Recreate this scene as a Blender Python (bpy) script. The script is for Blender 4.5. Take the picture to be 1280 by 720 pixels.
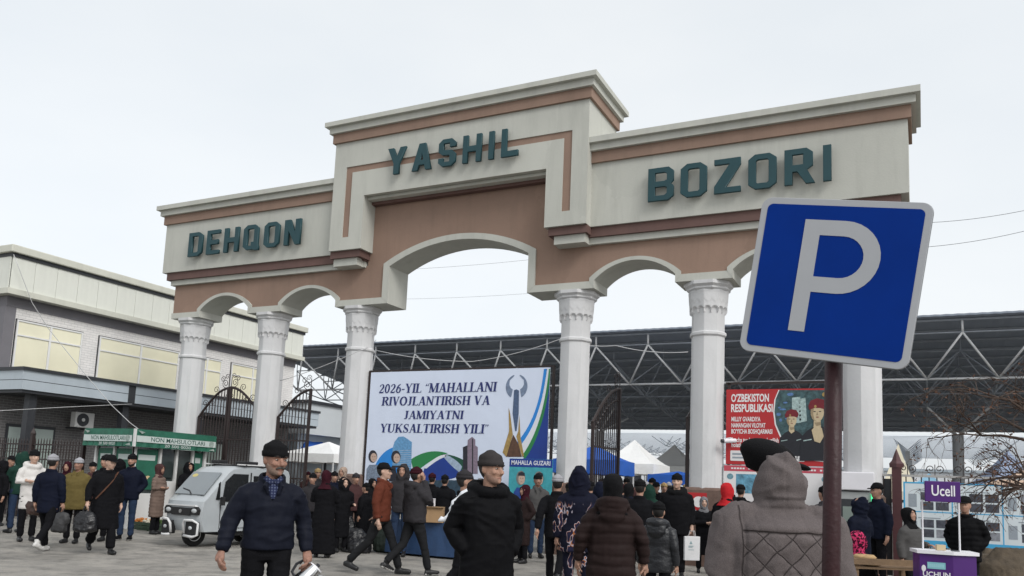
import bpy, bmesh, math, random
import numpy as np
from mathutils import Matrix, Vector
from mathutils.bvhtree import BVHTree
for o in list(bpy.data.objects): bpy.data.objects.remove(o)
random.seed(7); R=math.radians; PI=math.pi
S=bpy.context.scene; COL=S.collection
# ------------------------------------------------------------------ camera
FPX,CYP,PITCH,ROLL,YAW=1030.93,476.47,.1265,.0425,.4649      # pixels of a 1280 x 720 picture, radians
CAM=np.array([11.009,-18.798,1.57])
FW=np.array([-math.sin(YAW)*math.cos(PITCH),math.cos(YAW)*math.cos(PITCH),math.sin(PITCH)])
_r=np.array([math.cos(YAW),math.sin(YAW),0]); _u=np.cross(_r,FW)
RT=math.cos(ROLL)*_r+math.sin(ROLL)*_u; UP=-math.sin(ROLL)*_r+math.cos(ROLL)*_u
cd=bpy.data.cameras.new('camera'); cam=bpy.data.objects.new('camera',cd); COL.objects.link(cam)
cam.matrix_world=Matrix(((RT[0],UP[0],-FW[0],CAM[0]),(RT[1],UP[1],-FW[1],CAM[1]),(RT[2],UP[2],-FW[2],CAM[2]),(0,0,0,1)))
cd.sensor_width=36; cd.lens=FPX/1280*36; cd.shift_y=(CYP-360)/1280; cd.clip_start=.05; cd.clip_end=3000
S.camera=cam
# ------------------------------------------------------------------ sky, sun, exposure (overcast winter day)
W=bpy.data.worlds.new('World'); S.world=W; W.use_nodes=True
wn=W.node_tree.nodes; wl=W.node_tree.links; wn.clear()
SUN_EL,SUN_AZ=R(42),R(118)            # azimuth clockwise from +Y: light comes from the right, a little from the front
sk=wn.new('ShaderNodeTexSky'); sk.sky_type='NISHITA'; sk.sun_disc=False; sk.sun_elevation=SUN_EL; sk.sun_rotation=SUN_AZ
sk.air_density=1.0; sk.dust_density=4.0; sk.ozone_density=1.0
hs=wn.new('ShaderNodeHueSaturation'); hs.inputs['Saturation'].default_value=.25; wl.new(sk.outputs[0],hs.inputs['Color'])
b1=wn.new('ShaderNodeBackground'); b1.inputs[1].default_value=.05; wl.new(hs.outputs[0],b1.inputs[0])
tc=wn.new('ShaderNodeTexCoord'); nz=wn.new('ShaderNodeTexNoise'); nz.inputs['Scale'].default_value=1.6; nz.inputs['Detail'].default_value=5
mp=wn.new('ShaderNodeMapping'); mp.inputs['Scale'].default_value=(1,1,2.5); wl.new(tc.outputs['Generated'],mp.inputs[0]); wl.new(mp.outputs[0],nz.inputs['Vector'])
cr=wn.new('ShaderNodeValToRGB'); cr.color_ramp.elements[0].position=.36; cr.color_ramp.elements[1].position=.66
cr.color_ramp.elements[0].color=(.77,.825,.87,1); cr.color_ramp.elements[1].color=(.87,.905,.925,1); wl.new(nz.outputs[0],cr.inputs[0])
b2=wn.new('ShaderNodeBackground'); b2.inputs[1].default_value=.66; wl.new(cr.outputs[0],b2.inputs[0])
ad=wn.new('ShaderNodeAddShader'); wl.new(b1.outputs[0],ad.inputs[0]); wl.new(b2.outputs[0],ad.inputs[1])
wo=wn.new('ShaderNodeOutputWorld'); wl.new(ad.outputs[0],wo.inputs[0])
sd=bpy.data.lights.new('sun','SUN'); sd.energy=1.3; sd.angle=R(25); sd.color=(1,.98,.95)
sun=bpy.data.objects.new('sun',sd); COL.objects.link(sun)
_d=Vector((-math.sin(SUN_AZ)*math.cos(SUN_EL),-math.cos(SUN_AZ)*math.cos(SUN_EL),-math.sin(SUN_EL)))
sun.rotation_euler=_d.to_track_quat('-Z','Y').to_euler(); sun.location=(20,-20,40)
S.view_settings.view_transform='Standard'; S.view_settings.look='None'; S.view_settings.gamma=1; S.view_settings.use_curve_mapping=False
S.view_settings.exposure=.32
# ------------------------------------------------------------------ pixel -> place helpers
def ray(x,y): return FW+RT*(x-640)/FPX+UP*(CYP-y)/FPX
def onX(x,y,X): d=ray(x,y); return CAM+d*(X-CAM[0])/d[0]
def onY(x,y,Y): d=ray(x,y); return CAM+d*(Y-CAM[1])/d[1]
def onZ(x,y,Z=0): d=ray(x,y); return CAM+d*(Z-CAM[2])/d[2]
def hor(x): return 607.6+.0425*(x-640)
def ground(px,d):                       # ground point straight under pixel column px at forward distance d
    v=ray(px,hor(px)); p=CAM+v*d; return (float(p[0]),float(p[1]),0.0)
def toward_cam(p): return math.atan2(CAM[1]-p[1],CAM[0]-p[0])
# ------------------------------------------------------------------ mesh builder
class MB:
    def __init__(s): s.V=[];s.F=[];s.M=[]
    def add(s,vs,fs,m=0):
        b=len(s.V); s.V+= [tuple(map(float,v)) for v in vs]; s.F+=[tuple(b+i for i in f) for f in fs]; s.M+=[m]*len(fs); return s
    def box(s,x0,y0,z0,x1,y1,z1,m=0,T=None):
        vs=[(x0,y0,z0),(x1,y0,z0),(x1,y1,z0),(x0,y1,z0),(x0,y0,z1),(x1,y0,z1),(x1,y1,z1),(x0,y1,z1)]
        if T is not None: vs=[tuple(T@Vector(v)) for v in vs]
        return s.add(vs,[(0,3,2,1),(4,5,6,7),(0,1,5,4),(1,2,6,5),(2,3,7,6),(3,0,4,7)],m)
    def prism(s,poly,fn,d0,d1,m=0):      # poly list of 2-D points, fn(a,b,d)->xyz
        n=len(poly); vs=[fn(a,b,d0) for a,b in poly]+[fn(a,b,d1) for a,b in poly]
        fs=[tuple(range(n)),tuple(range(2*n-1,n-1,-1))]+[(i,n+i,n+(i+1)%n,(i+1)%n) for i in range(n)]
        return s.add(vs,fs,m)
    def tube(s,pts,rad,n=8,m=0,cap=True,flat=None):
        pts=[Vector(p) for p in pts]; k=len(pts)
        if not hasattr(rad,'__len__'): rad=[rad]*k
        rings=[]; up=None
        for i,p in enumerate(pts):
            t=(pts[min(i+1,k-1)]-pts[max(i-1,0)]).normalized()
            if up is None:
                up=Vector((0,0,1)) if abs(t.z)<.9 else Vector((0,1,0))
            a=(up-t*up.dot(t)).normalized(); b=t.cross(a); up=a
            r=rad[i]; ra,rb=(r if hasattr(r,'__len__') else (r,r))
            rings.append([p+a*math.cos(2*PI*j/n)*ra+b*math.sin(2*PI*j/n)*rb for j in range(n)])
        vs=[v for r in rings for v in r]; fs=[]
        for i in range(k-1):
            for j in range(n):
                fs.append((i*n+j,i*n+(j+1)%n,(i+1)*n+(j+1)%n,(i+1)*n+j))
        if cap: fs+=[tuple(range(n-1,-1,-1)),tuple((k-1)*n+j for j in range(n))]
        return s.add(vs,fs,m)
    def bar(s,a,b,w,m=0): return s.tube([a,b],w,4,m)
    def lathe(s,prof,c=(0,0,0),n=24,m=0,rf=None):
        vs=[];fs=[];k=len(prof)
        for i,(r,z) in enumerate(prof):
            for j in range(n):
                t=2*PI*j/n; rr=r*(rf(t,z) if rf else 1); vs.append((c[0]+rr*math.cos(t),c[1]+rr*math.sin(t),c[2]+z))
        for i in range(k-1):
            for j in range(n): fs.append((i*n+j,i*n+(j+1)%n,(i+1)*n+(j+1)%n,(i+1)*n+j))
        fs+=[tuple(range(n-1,-1,-1)),tuple((k-1)*n+j for j in range(n))]
        return s.add(vs,fs,m)
    def ball(s,c,r,n=10,m=0):
        if not hasattr(r,'__len__'): r=(r,r,r)
        k=max(4,n//2+1); vs=[(c[0],c[1],c[2]-r[2])]
        for i in range(1,k):
            a=-PI/2+PI*i/k
            for j in range(n): t=2*PI*j/n; vs.append((c[0]+r[0]*math.cos(a)*math.cos(t),c[1]+r[1]*math.cos(a)*math.sin(t),c[2]+r[2]*math.sin(a)))
        vs.append((c[0],c[1],c[2]+r[2])); e=len(vs)-1; fs=[]
        for j in range(n): fs.append((0,1+(j+1)%n,1+j)); fs.append((e,1+(k-2)*n+j,1+(k-2)*n+(j+1)%n))
        for i in range(k-2):
            for j in range(n): fs.append((1+i*n+j,1+i*n+(j+1)%n,1+(i+1)*n+(j+1)%n,1+(i+1)*n+j))
        return s.add(vs,fs,m)
    def mesh(s,name,mats,smooth=False):
        me=bpy.data.meshes.new(name); me.from_pydata(s.V,[],s.F)
        for m in (mats if isinstance(mats,(list,tuple)) else [mats]): me.materials.append(m)
        me.polygons.foreach_set('material_index',s.M)
        if smooth: me.polygons.foreach_set('use_smooth',[True]*len(s.F))
        me.update(); return me
    def build(s,name,mats,parent=None,smooth=False,bevel=0,mtx=None,auto=None):
        o=link(s.mesh(name,mats,smooth or auto is not None),name,parent,mtx)
        if bevel: md=o.modifiers.new('bevel','BEVEL'); md.width=bevel; md.segments=2; md.limit_method='ANGLE'; md.angle_limit=R(40)
        if auto is not None: autosm(o,auto)
        return o
def autosm(o,deg=35):
    bm=bmesh.new(); bm.from_mesh(o.data)
    for e in bm.edges:
        if len(e.link_faces)==2 and e.calc_face_angle(0)>R(deg): e.smooth=False
    bm.to_mesh(o.data); bm.free()
def link(me,name,parent=None,mtx=None):
    o=bpy.data.objects.new(name,me); COL.objects.link(o)
    if parent is not None: o.parent=parent
    if mtx is not None: o.matrix_local=mtx
    return o
def tag(o,label=None,cat=None,group=None,kind=None):
    if label: o['label']=label
    if cat: o['category']=cat
    if group: o['group']=group
    if kind: o['kind']=kind
    return o
def thing(name,label,cat,loc=(0,0,0),rz=0,group=None):
    o=bpy.data.objects.new(name,None); COL.objects.link(o); o.location=loc; o.rotation_euler=(0,0,rz); o.empty_display_size=.2
    return tag(o,label,cat,group)
def copy_tree(o,parent=None):
    c=o.copy(); COL.objects.link(c)
    if parent is not None: c.parent=parent
    for ch in list(o.children): copy_tree(ch,c)
    return c
def frame(o,right=(1,0,0),up=(0,0,1)):
    r=Vector(right).normalized(); u=Vector(up).normalized(); n=r.cross(u)
    return Matrix(((r.x,u.x,n.x,o[0]),(r.y,u.y,n.y,o[1]),(r.z,u.z,n.z,o[2]),(0,0,0,1)))
def _curve_mesh(cu,mat,name):
    ob=bpy.data.objects.new('tmp',cu); COL.objects.link(ob)
    dg=bpy.context.evaluated_depsgraph_get(); me=bpy.data.meshes.new_from_object(ob.evaluated_get(dg)); me.name=name
    bpy.data.objects.remove(ob); bpy.data.curves.remove(cu); me.materials.clear(); me.materials.append(mat); return me
def text_mesh(txt,size,mat,ext=.001,bold=0,align='CENTER',sx=1,shear=0,sp=1):
    cu=bpy.data.curves.new('txt','FONT'); cu.body=txt; cu.size=size; cu.extrude=ext; cu.offset=bold*size; cu.align_x=align; cu.align_y='CENTER'; cu.shear=shear; cu.space_character=sp; cu.resolution_u=3
    me=_curve_mesh(cu,mat,'lettering')
    if sx!=1:
        for v in me.vertices: v.co.x*=sx
    return me
def text(txt,size,mat,parent,mtx,ext=.001,bold=0,align='CENTER',sx=1,shear=0,width=None,name='lettering',sp=1):
    me=text_mesh(txt,size,mat,ext,bold,align,sx,shear,sp)
    if width:
        xs=[v.co.x for v in me.vertices]; k=width/(max(xs)-min(xs))
        for v in me.vertices: v.co.x*=k
    return link(me,name,parent,mtx)
def contour_mesh(conts,mat,ext,bev=0,name='letter'):
    cu=bpy.data.curves.new('c','CURVE'); cu.dimensions='2D'; cu.fill_mode='BOTH'; cu.extrude=ext; cu.bevel_depth=bev; cu.bevel_resolution=0
    for c in conts:
        sp=cu.splines.new('POLY'); sp.points.add(len(c)-1); sp.use_cyclic_u=True
        for p,(x,y) in zip(sp.points,c): p.co=(x,y,0,1)
    return _curve_mesh(cu,mat,name)
def flat(polys,mat,parent,mtx,lift,name='print',t=.0015):       # thin printed shapes on a board: raised a hair above what lies under
    mb=MB()
    for p in polys: mb.prism(p,lambda a,b,d:(a,b,d),lift,lift+t)
    return mb.build(name,mat,parent,mtx=mtx)
def rect(x0,y0,x1,y1): return [(x0,y0),(x1,y0),(x1,y1),(x0,y1)]
def oval(cx,cy,rx,ry,n=20): return [(cx+rx*math.cos(2*PI*i/n),cy+ry*math.sin(2*PI*i/n)) for i in range(n)]
def rrect(x0,y0,x1,y1,r,n=5):
    out=[]
    for cx,cy,a in ((x1-r,y1-r,0),(x0+r,y1-r,90),(x0+r,y0+r,180),(x1-r,y0+r,270)):
        for i in range(n+1): t=R(a+90*i/n); out.append((cx+r*math.cos(t),cy+r*math.sin(t)))
    return out
# ------------------------------------------------------------------ materials
MATS={}
def mat(name,col,rough=.7,var=.12,scale=2.5,bump=0,bscale=30,metal=0,spec=.4,streak=0,coat=0,trans=0,alpha=1,sheen=0,speck=0,bdist=.02,patch=0):
    if name in MATS: return MATS[name]
    m=bpy.data.materials.new(name); m.use_nodes=True; nt=m.node_tree; N=nt.nodes; L=nt.links; p=N['Principled BSDF']
    p.inputs['Roughness'].default_value=rough; p.inputs['Metallic'].default_value=metal; p.inputs['Specular IOR Level'].default_value=spec
    p.inputs['Coat Weight'].default_value=coat; p.inputs['Transmission Weight'].default_value=trans; p.inputs['Alpha'].default_value=alpha
    if coat: p.inputs['Coat Roughness'].default_value=.08
    if sheen: p.inputs['Sheen Weight'].default_value=sheen; p.inputs['Sheen Roughness'].default_value=.5
    t=N.new('ShaderNodeTexCoord'); n=N.new('ShaderNodeTexNoise'); n.inputs['Scale'].default_value=scale; n.inputs['Detail'].default_value=7; n.inputs['Roughness'].default_value=.62
    L.new(t.outputs['Object'],n.inputs['Vector'])
    mr=N.new('ShaderNodeMapRange'); mr.inputs['From Min'].default_value=.25; mr.inputs['From Max'].default_value=.75; mr.inputs['To Min'].default_value=1-var; mr.inputs['To Max'].default_value=1+var*.7
    L.new(n.outputs[0],mr.inputs[0]); out=mr.outputs[0]
    if streak:
        mp=N.new('ShaderNodeMapping'); mp.inputs['Scale'].default_value=(1.3,1.3,.16); L.new(t.outputs['Object'],mp.inputs[0])
        n2=N.new('ShaderNodeTexNoise'); n2.inputs['Scale'].default_value=1.7; n2.inputs['Detail'].default_value=6; n2.inputs['Roughness'].default_value=.7; L.new(mp.outputs[0],n2.inputs['Vector'])
        m2=N.new('ShaderNodeMapRange'); m2.inputs['From Min'].default_value=.48; m2.inputs['From Max'].default_value=.8; m2.inputs['To Min'].default_value=1; m2.inputs['To Max'].default_value=1-streak; L.new(n2.outputs[0],m2.inputs[0])
        mm=N.new('ShaderNodeMath'); mm.operation='MULTIPLY'; L.new(out,mm.inputs[0]); L.new(m2.outputs[0],mm.inputs[1]); out=mm.outputs[0]
    if patch:
        vo=N.new('ShaderNodeTexVoronoi'); vo.inputs['Scale'].default_value=.55; wn_=N.new('ShaderNodeMix'); wn_.data_type='VECTOR'; wn_.inputs[0].default_value=.5; L.new(t.outputs['Object'],wn_.inputs[4]); L.new(n.outputs[1],wn_.inputs[5]); L.new(wn_.outputs[1],vo.inputs['Vector']); sp_=N.new('ShaderNodeSeparateColor'); L.new(vo.outputs['Color'],sp_.inputs[0]); mq=N.new('ShaderNodeMapRange'); mq.inputs['To Min'].default_value=1-patch; mq.inputs['To Max'].default_value=1+patch*.6; L.new(sp_.outputs[0],mq.inputs[0]); mm=N.new('ShaderNodeMath'); mm.operation='MULTIPLY'; L.new(out,mm.inputs[0]); L.new(mq.outputs[0],mm.inputs[1]); out=mm.outputs[0]
    if speck:
        n3=N.new('ShaderNodeTexNoise'); n3.inputs['Scale'].default_value=scale*40; n3.inputs['Detail'].default_value=2; L.new(t.outputs['Object'],n3.inputs['Vector'])
        m3=N.new('ShaderNodeMapRange'); m3.inputs['From Min'].default_value=.3; m3.inputs['From Max'].default_value=.7; m3.inputs['To Min'].default_value=1-speck; m3.inputs['To Max'].default_value=1+speck; L.new(n3.outputs[0],m3.inputs[0])
        mm=N.new('ShaderNodeMath'); mm.operation='MULTIPLY'; L.new(out,mm.inputs[0]); L.new(m3.outputs[0],mm.inputs[1]); out=mm.outputs[0]
    vm=N.new('ShaderNodeVectorMath'); vm.operation='SCALE'; vm.inputs[0].default_value=col[:3]; L.new(out,vm.inputs['Scale']); L.new(vm.outputs[0],p.inputs['Base Color'])
    rr=N.new('ShaderNodeMapRange'); rr.inputs['From Min'].default_value=.3; rr.inputs['From Max'].default_value=.7; rr.inputs['To Min'].default_value=max(0,rough-.08); rr.inputs['To Max'].default_value=min(1,rough+.08); L.new(n.outputs[0],rr.inputs[0]); L.new(rr.outputs[0],p.inputs['Roughness'])
    if bump:
        nb=N.new('ShaderNodeTexNoise'); nb.inputs['Scale'].default_value=bscale; nb.inputs['Detail'].default_value=4; L.new(t.outputs['Object'],nb.inputs['Vector'])
        bp=N.new('ShaderNodeBump'); bp.inputs['Strength'].default_value=bump; bp.inputs['Distance'].default_value=bdist; L.new(nb.outputs[0],bp.inputs['Height']); L.new(bp.outputs[0],p.inputs['Normal'])
    m.diffuse_color=(*col[:3],1); MATS[name]=m; return m
def brick_mat(name,c1,c2,mortar,scale,axis='YZ',bw=.25,bh=.075,ms=.006,bump=.4):
    m=mat(name,c1,.85,.1,1.5); nt=m.node_tree; N=nt.nodes; L=nt.links; p=N['Principled BSDF']
    t=N.new('ShaderNodeTexCoord'); s=N.new('ShaderNodeSeparateXYZ'); c=N.new('ShaderNodeCombineXYZ'); L.new(t.outputs['Object'],s.inputs[0])
    L.new(s.outputs[axis[0]],c.inputs[0]); L.new(s.outputs[axis[1]],c.inputs[1])
    b=N.new('ShaderNodeTexBrick'); b.inputs['Scale'].default_value=1; b.inputs['Brick Width'].default_value=bw; b.inputs['Row Height'].default_value=bh; b.inputs['Mortar Size'].default_value=ms
    b.inputs['Color1'].default_value=(*c1,1); b.inputs['Color2'].default_value=(*c2,1); b.inputs['Mortar'].default_value=(*mortar,1); L.new(c.outputs[0],b.inputs['Vector'])
    vm=[n for n in N if n.bl_idname=='ShaderNodeVectorMath'][0]; L.new(b.outputs[0],vm.inputs[0])
    bp=N.new('ShaderNodeBump'); bp.inputs['Strength'].default_value=bump; bp.inputs['Distance'].default_value=.01; bp.invert=True; L.new(b.outputs['Fac'],bp.inputs['Height']); L.new(bp.outputs[0],p.inputs['Normal'])
    return m
# ------------------------------------------------------------------ ground
def ground_mat():
    m=bpy.data.materials.new('worn_asphalt'); m.use_nodes=True; nt=m.node_tree; N=nt.nodes; L=nt.links; p=N['Principled BSDF']
    t=N.new('ShaderNodeTexCoord')
    def noise(sc,det=6,ro=.6,dist=0):
        n=N.new('ShaderNodeTexNoise'); n.inputs['Scale'].default_value=sc; n.inputs['Detail'].default_value=det; n.inputs['Roughness'].default_value=ro; n.inputs['Distortion'].default_value=dist; L.new(t.outputs['Object'],n.inputs['Vector']); return n
    def ramp(src,st):
        r=N.new('ShaderNodeValToRGB'); e=r.color_ramp.elements; e[0].position,e[0].color=st[0][0],(*st[0][1],1); e[1].position,e[1].color=st[-1][0],(*st[-1][1],1)
        for a,c in st[1:-1]: x=e.new(a); x.color=(*c,1)
        L.new(src,r.inputs[0]); return r
    def mix(a,b,f=None,ty='MIX',fac=.5):
        x=N.new('ShaderNodeMix'); x.data_type='RGBA'; x.blend_type=ty; x.inputs[0].default_value=fac
        if f is not None: L.new(f,x.inputs[0])
        L.new(a,x.inputs[6]); L.new(b,x.inputs[7]); return x
    big=noise(.45,8,.65,.6); mid=noise(2.2,8,.7,.3); fine=noise(60,3,.6)
    c1=ramp(big.outputs[0],[(.3,(.19,.178,.16)),(.47,(.26,.245,.222)),(.56,(.31,.292,.265)),(.72,(.37,.35,.315))])
    c2=ramp(mid.outputs[0],[(.35,(.6,.6,.6)),(.5,(.95,.95,.95)),(.7,(1.15,1.13,1.1))])
    c3=ramp(fine.outputs[0],[(.3,(.75,.75,.75)),(.7,(1.2,1.2,1.2))])
    x=mix(c1.outputs[0],c2.outputs[0],ty='MULTIPLY',fac=1); y=mix(x.outputs[2],c3.outputs[0],ty='MULTIPLY',fac=1)
    v=N.new('ShaderNodeTexVoronoi'); v.feature='DISTANCE_TO_EDGE'; v.inputs['Scale'].default_value=.55; w=noise(1.5,4)
    wv=N.new('ShaderNodeMix'); wv.data_type='VECTOR'; wv.inputs[0].default_value=.25; L.new(t.outputs['Object'],wv.inputs[4]); L.new(w.outputs[1],wv.inputs[5]); L.new(wv.outputs[1],v.inputs['Vector'])
    ck=ramp(v.outputs[0],[(0,(.45,.45,.45)),(.012,(1,1,1))]); z=mix(y.outputs[2],ck.outputs[0],ty='MULTIPLY',fac=.25)
    L.new(z.outputs[2],p.inputs['Base Color'])
    ro=ramp(big.outputs[0],[(.32,(.42,.42,.42)),(.55,(.85,.85,.85))]); L.new(ro.outputs[0],p.inputs['Roughness']); p.inputs['Specular IOR Level'].default_value=.35
    ba=N.new('ShaderNodeMath'); ba.operation='ADD'; L.new(mid.outputs[0],ba.inputs[0]); L.new(fine.outputs[0],ba.inputs[1])
    bp=N.new('ShaderNodeBump'); bp.inputs['Strength'].default_value=.5; bp.inputs['Distance'].default_value=.03; L.new(ba.outputs[0],bp.inputs['Height']); L.new(bp.outputs[0],p.inputs['Normal'])
    return m
g=MB(); g.add([(-600,-300,0),(600,-300,0),(600,900,0),(-600,900,0)],[(0,1,2,3)]); tag(g.build('ground',ground_mat()),kind='structure')
# ------------------------------------------------------------------ the market gate
BEIGE=mat('beige_render',(.47,.472,.428),.85,.08,.7,.12,25,streak=.18,patch=.05)
BROWN=mat('brown_render',(.268,.180,.137),.85,.14,.8,.15,25,streak=.16,patch=.07)
MAROON=mat('maroon_band',(.13,.075,.065),.75,.15,1.2,streak=.2)
COLW=mat('white_column_paint',(.60,.60,.605),.8,.08,1.2,.2,14,streak=.22,patch=.06)
GRAN=mat('brown_granite',(.15,.095,.075),.45,.3,9,speck=.4)
TEAL=mat('teal_letter_paint',(.012,.052,.062),.5,.12,6)
TEALS=mat('teal_letter_edge',(.012,.05,.06),.5,.1,6)
gate=thing('market_gate','beige and brown arched market gate on white columns with green lettering','gate')
fXZ=lambda a,b,d:(a,d,b)
def arc(cx,hw,zs,za,n=24):
    s=za-zs; r=(hw*hw+s*s)/(2*s); a=math.asin(hw/r) if s<=hw else PI-math.asin(hw/r)
    return [(cx+r*math.sin(-a+2*a*i/n),za-r+r*math.cos(-a+2*a*i/n)) for i in range(n+1)]
ARCH=[(-8.25,1.13,6.68,7.13,1.0,6.62,7.04),(-4.93,1.13,6.68,7.13,1.0,6.62,7.04),(0,2.33,7.55,8.18,2.13,7.46,8.02),(4.93,1.13,6.68,7.13,1.0,6.62,7.04),(8.25,1.13,6.68,7.13,1.0,6.62,7.04)]
# brown wall: outline with arch cut-outs
bot=[(-10.48,6.6)]
for cx,hw,zs,za,*_ in ARCH: bot+=[(cx-hw,6.6)]+arc(cx,hw,zs,za)+[(cx+hw,6.6)]
bot+=[(10.48,6.6)]
pts=bot+[(10.48,7.55),(2.9,7.55),(2.9,9.38),(-2.9,9.38),(-2.9,7.55),(-10.48,7.55)]
MB().prism(pts,fXZ,-.42,.42).build('brown_wall',BROWN,gate)
for cx,hw,zs,za,hi,zi,zai in ARCH:
    out=[(cx-hw,6.6)]+arc(cx,hw,zs,za)+[(cx+hw,6.6)]; inn=[(cx-hi,6.42)]+arc(cx,hi,zi,zai)+[(cx+hi,6.42)]
    m=MB(); n=len(out); vs=[]
    for y in (-.47,.47):
        vs+=[(a,y,b) for a,b in out]+[(a,y,b) for a,b in inn]
    fs=[]
    for i in range(n-1):
        fs+=[(i,n+i,n+i+1,i+1),(2*n+i,2*n+i+1,3*n+i+1,3*n+i),(i,i+1,2*n+i+1,2*n+i),(n+i,3*n+i,3*n+i+1,n+i+1)]
    fs+=[(0,2*n,3*n,n),(n-1,2*n-1,4*n-1,3*n-1)]
    m.add(vs,fs); m.build('arch_trim',BEIGE,gate)
xs=[-10.5]
for cx,hw,*r in ARCH: xs+=[cx-hw,cx+hw]
xs+=[10.5]
for i in range(0,len(xs),2):
    a,b=xs[i],xs[i+1]; a2=a if i==0 else a-.13; b2=b if i==len(xs)-2 else b+.13
    if i==4: b2=b+.2
    if i==6: a2=a-.2
    MB().prism([(a,6.6),(a2,6.424),(b2,6.424),(b,6.6)],fXZ,-.465,.465).build('ledge',BEIGE,gate)
# wings
for sx in (-1,1):
    def wb(name,x0,x1,y,z0,z1,mt):
        MB().box(min(sx*x0,sx*x1),-y,z0,max(sx*x0,sx*x1),y,z1).build(name,mt,gate)
    wb('lower_band',2.95,10.58,.53,7.5,7.66,BEIGE); wb('maroon_band',2.9,10.70,.61,7.66,7.9,MAROON)
    wb('panel',3.75,10.85,.67,7.9,9.49,BEIGE); wb('brown_band',3.7,10.92,.74,9.49,9.77,BROWN)
    wb('cornice',3.72,11.01,.83,9.77,9.94,BEIGE); wb('cornice_cap',3.74,11.10,.93,9.94,10.08,BEIGE)
# centre block with its stepped legs, groove and cornice
core=MB()
for b in ((-3.868,-2.772,7.9,9.42),(2.772,3.868,7.9,9.42)): core.box(b[0],-.94,b[2],b[1],.94,b[3])
core.box(-3.868,-.94,9.42,3.868,.94,11.05); core.build('centre_block',BEIGE,gate)
fr=MB()
for a,c,b,d in ((-3.87,8.26,-3.44,10.31),(3.44,8.26,3.87,10.31),(-3.87,10.31,3.87,11.048),(-3.22,8.26,-2.77,10.13),(2.77,8.26,3.22,10.13),(-2.77,9.41,2.77,10.13),(-3.87,7.9,-2.77,8.26),(2.77,7.9,3.87,8.26)):
    for y0,y1 in ((-.98,-.937),(.937,.98)): fr.box(a,y0,c,b,y1,d)
fr.build('front_plate',BEIGE,gate)
for a,c,b,d in ((-3.44,8.26,-3.22,10.31),(3.22,8.26,3.44,10.31),(-3.22,10.13,3.22,10.31)): MB().box(a,-.952,c,b,-.935,d).build('groove_stripe',BROWN,gate)
for sx in (-1,1):
    x0,x1=sorted((sx*2.85,sx*3.87)); MB().box(x0,-.90,7.70,x1,.90,7.9).build('leg_band',MAROON,gate)
    x0,x1=sorted((sx*2.98,sx*3.80)); MB().box(x0,-.82,7.49,x1,.82,7.70).build('leg_foot',BEIGE,gate)
MB().box(-2.77,-.80,9.33,2.77,.80,9.412).build('soffit_moulding',BEIGE,gate); MB().box(-2.77,-.60,9.25,2.77,.60,9.33).build('soffit_moulding',MAROON,gate)
for nm,x,y,z0,z1,mt in (('brown_band',3.94,1.05,11.05,11.32,BROWN),('cornice',4.02,1.13,11.32,11.5,BEIGE),('cornice_cap',4.12,1.24,11.5,11.63,BEIGE)):
    MB().box(-x,-y,z0,x,y,z1).build(nm,mt,gate)
# columns
def col_rf(t,z):
    oc=.35+.65*math.cos(PI/8)/math.cos((t%(PI/4))-PI/8)*1.035
    if z<5.60 or z>6.17: return oc
    u=(t*16/(2*PI))%1; ar=math.sqrt(max(0,1-(2*u-1)**2)); u2=(t*16/(2*PI)+.5)%1; ar2=1-abs(2*u2-1)
    k=.135*min(1,max(0,(z-(5.68+.13*ar))/.035))+.02*min(1,max(0,(z-(5.90+.10*ar2))/.02))
    return oc*(1+k)
prof=[(.378,1.7),(.376,3.4),(.374,5.16),(.40,5.17),(.415,5.19),(.415,5.24),(.40,5.26),(.374,5.27),(.372,5.62)]+[(.372+.022*((z-5.62)/.54),z) for z in [5.64+.0133*i for i in range(40)]]+[(.46,6.18),(.46,6.215)]
cme=MB().lathe(prof,n=128,rf=col_rf).mesh('shaft',COLW,True)
def octo(r0,z0,r1,z1): return MB().lathe([(r0,z0),(r1,z1)],n=8)
ab=MB(); ab.lathe([(.47,6.216),(.51,6.25),(.51,6.29),(.57,6.34),(.57,6.42)],n=8); abm=ab.mesh('capital',COLW)
ped=MB().box(-.43,-.43,0,.43,.43,1.66); ped.lathe([(.60,1.66),(.52,1.72)],n=4); pm=ped.mesh('pedestal',GRAN)
for v in pm.vertices[8:]:
    x,y=v.co.x,v.co.y; c=math.cos(R(45)); v.co.x,v.co.y=x*c-y*c,x*c+y*c
for X in (-9.88,-6.6,-3.3,3.3,6.6,9.88):
    for me,nm in ((cme,'shaft'),(abm,'capital'),(pm,'pedestal')):
        o=link(me,nm,gate); o.location=(X,0,0)
        if nm=='capital': o.rotation_euler=(0,0,R(22.5))
        if nm=='shaft': autosm(o,30) if X<-9 else None
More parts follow.
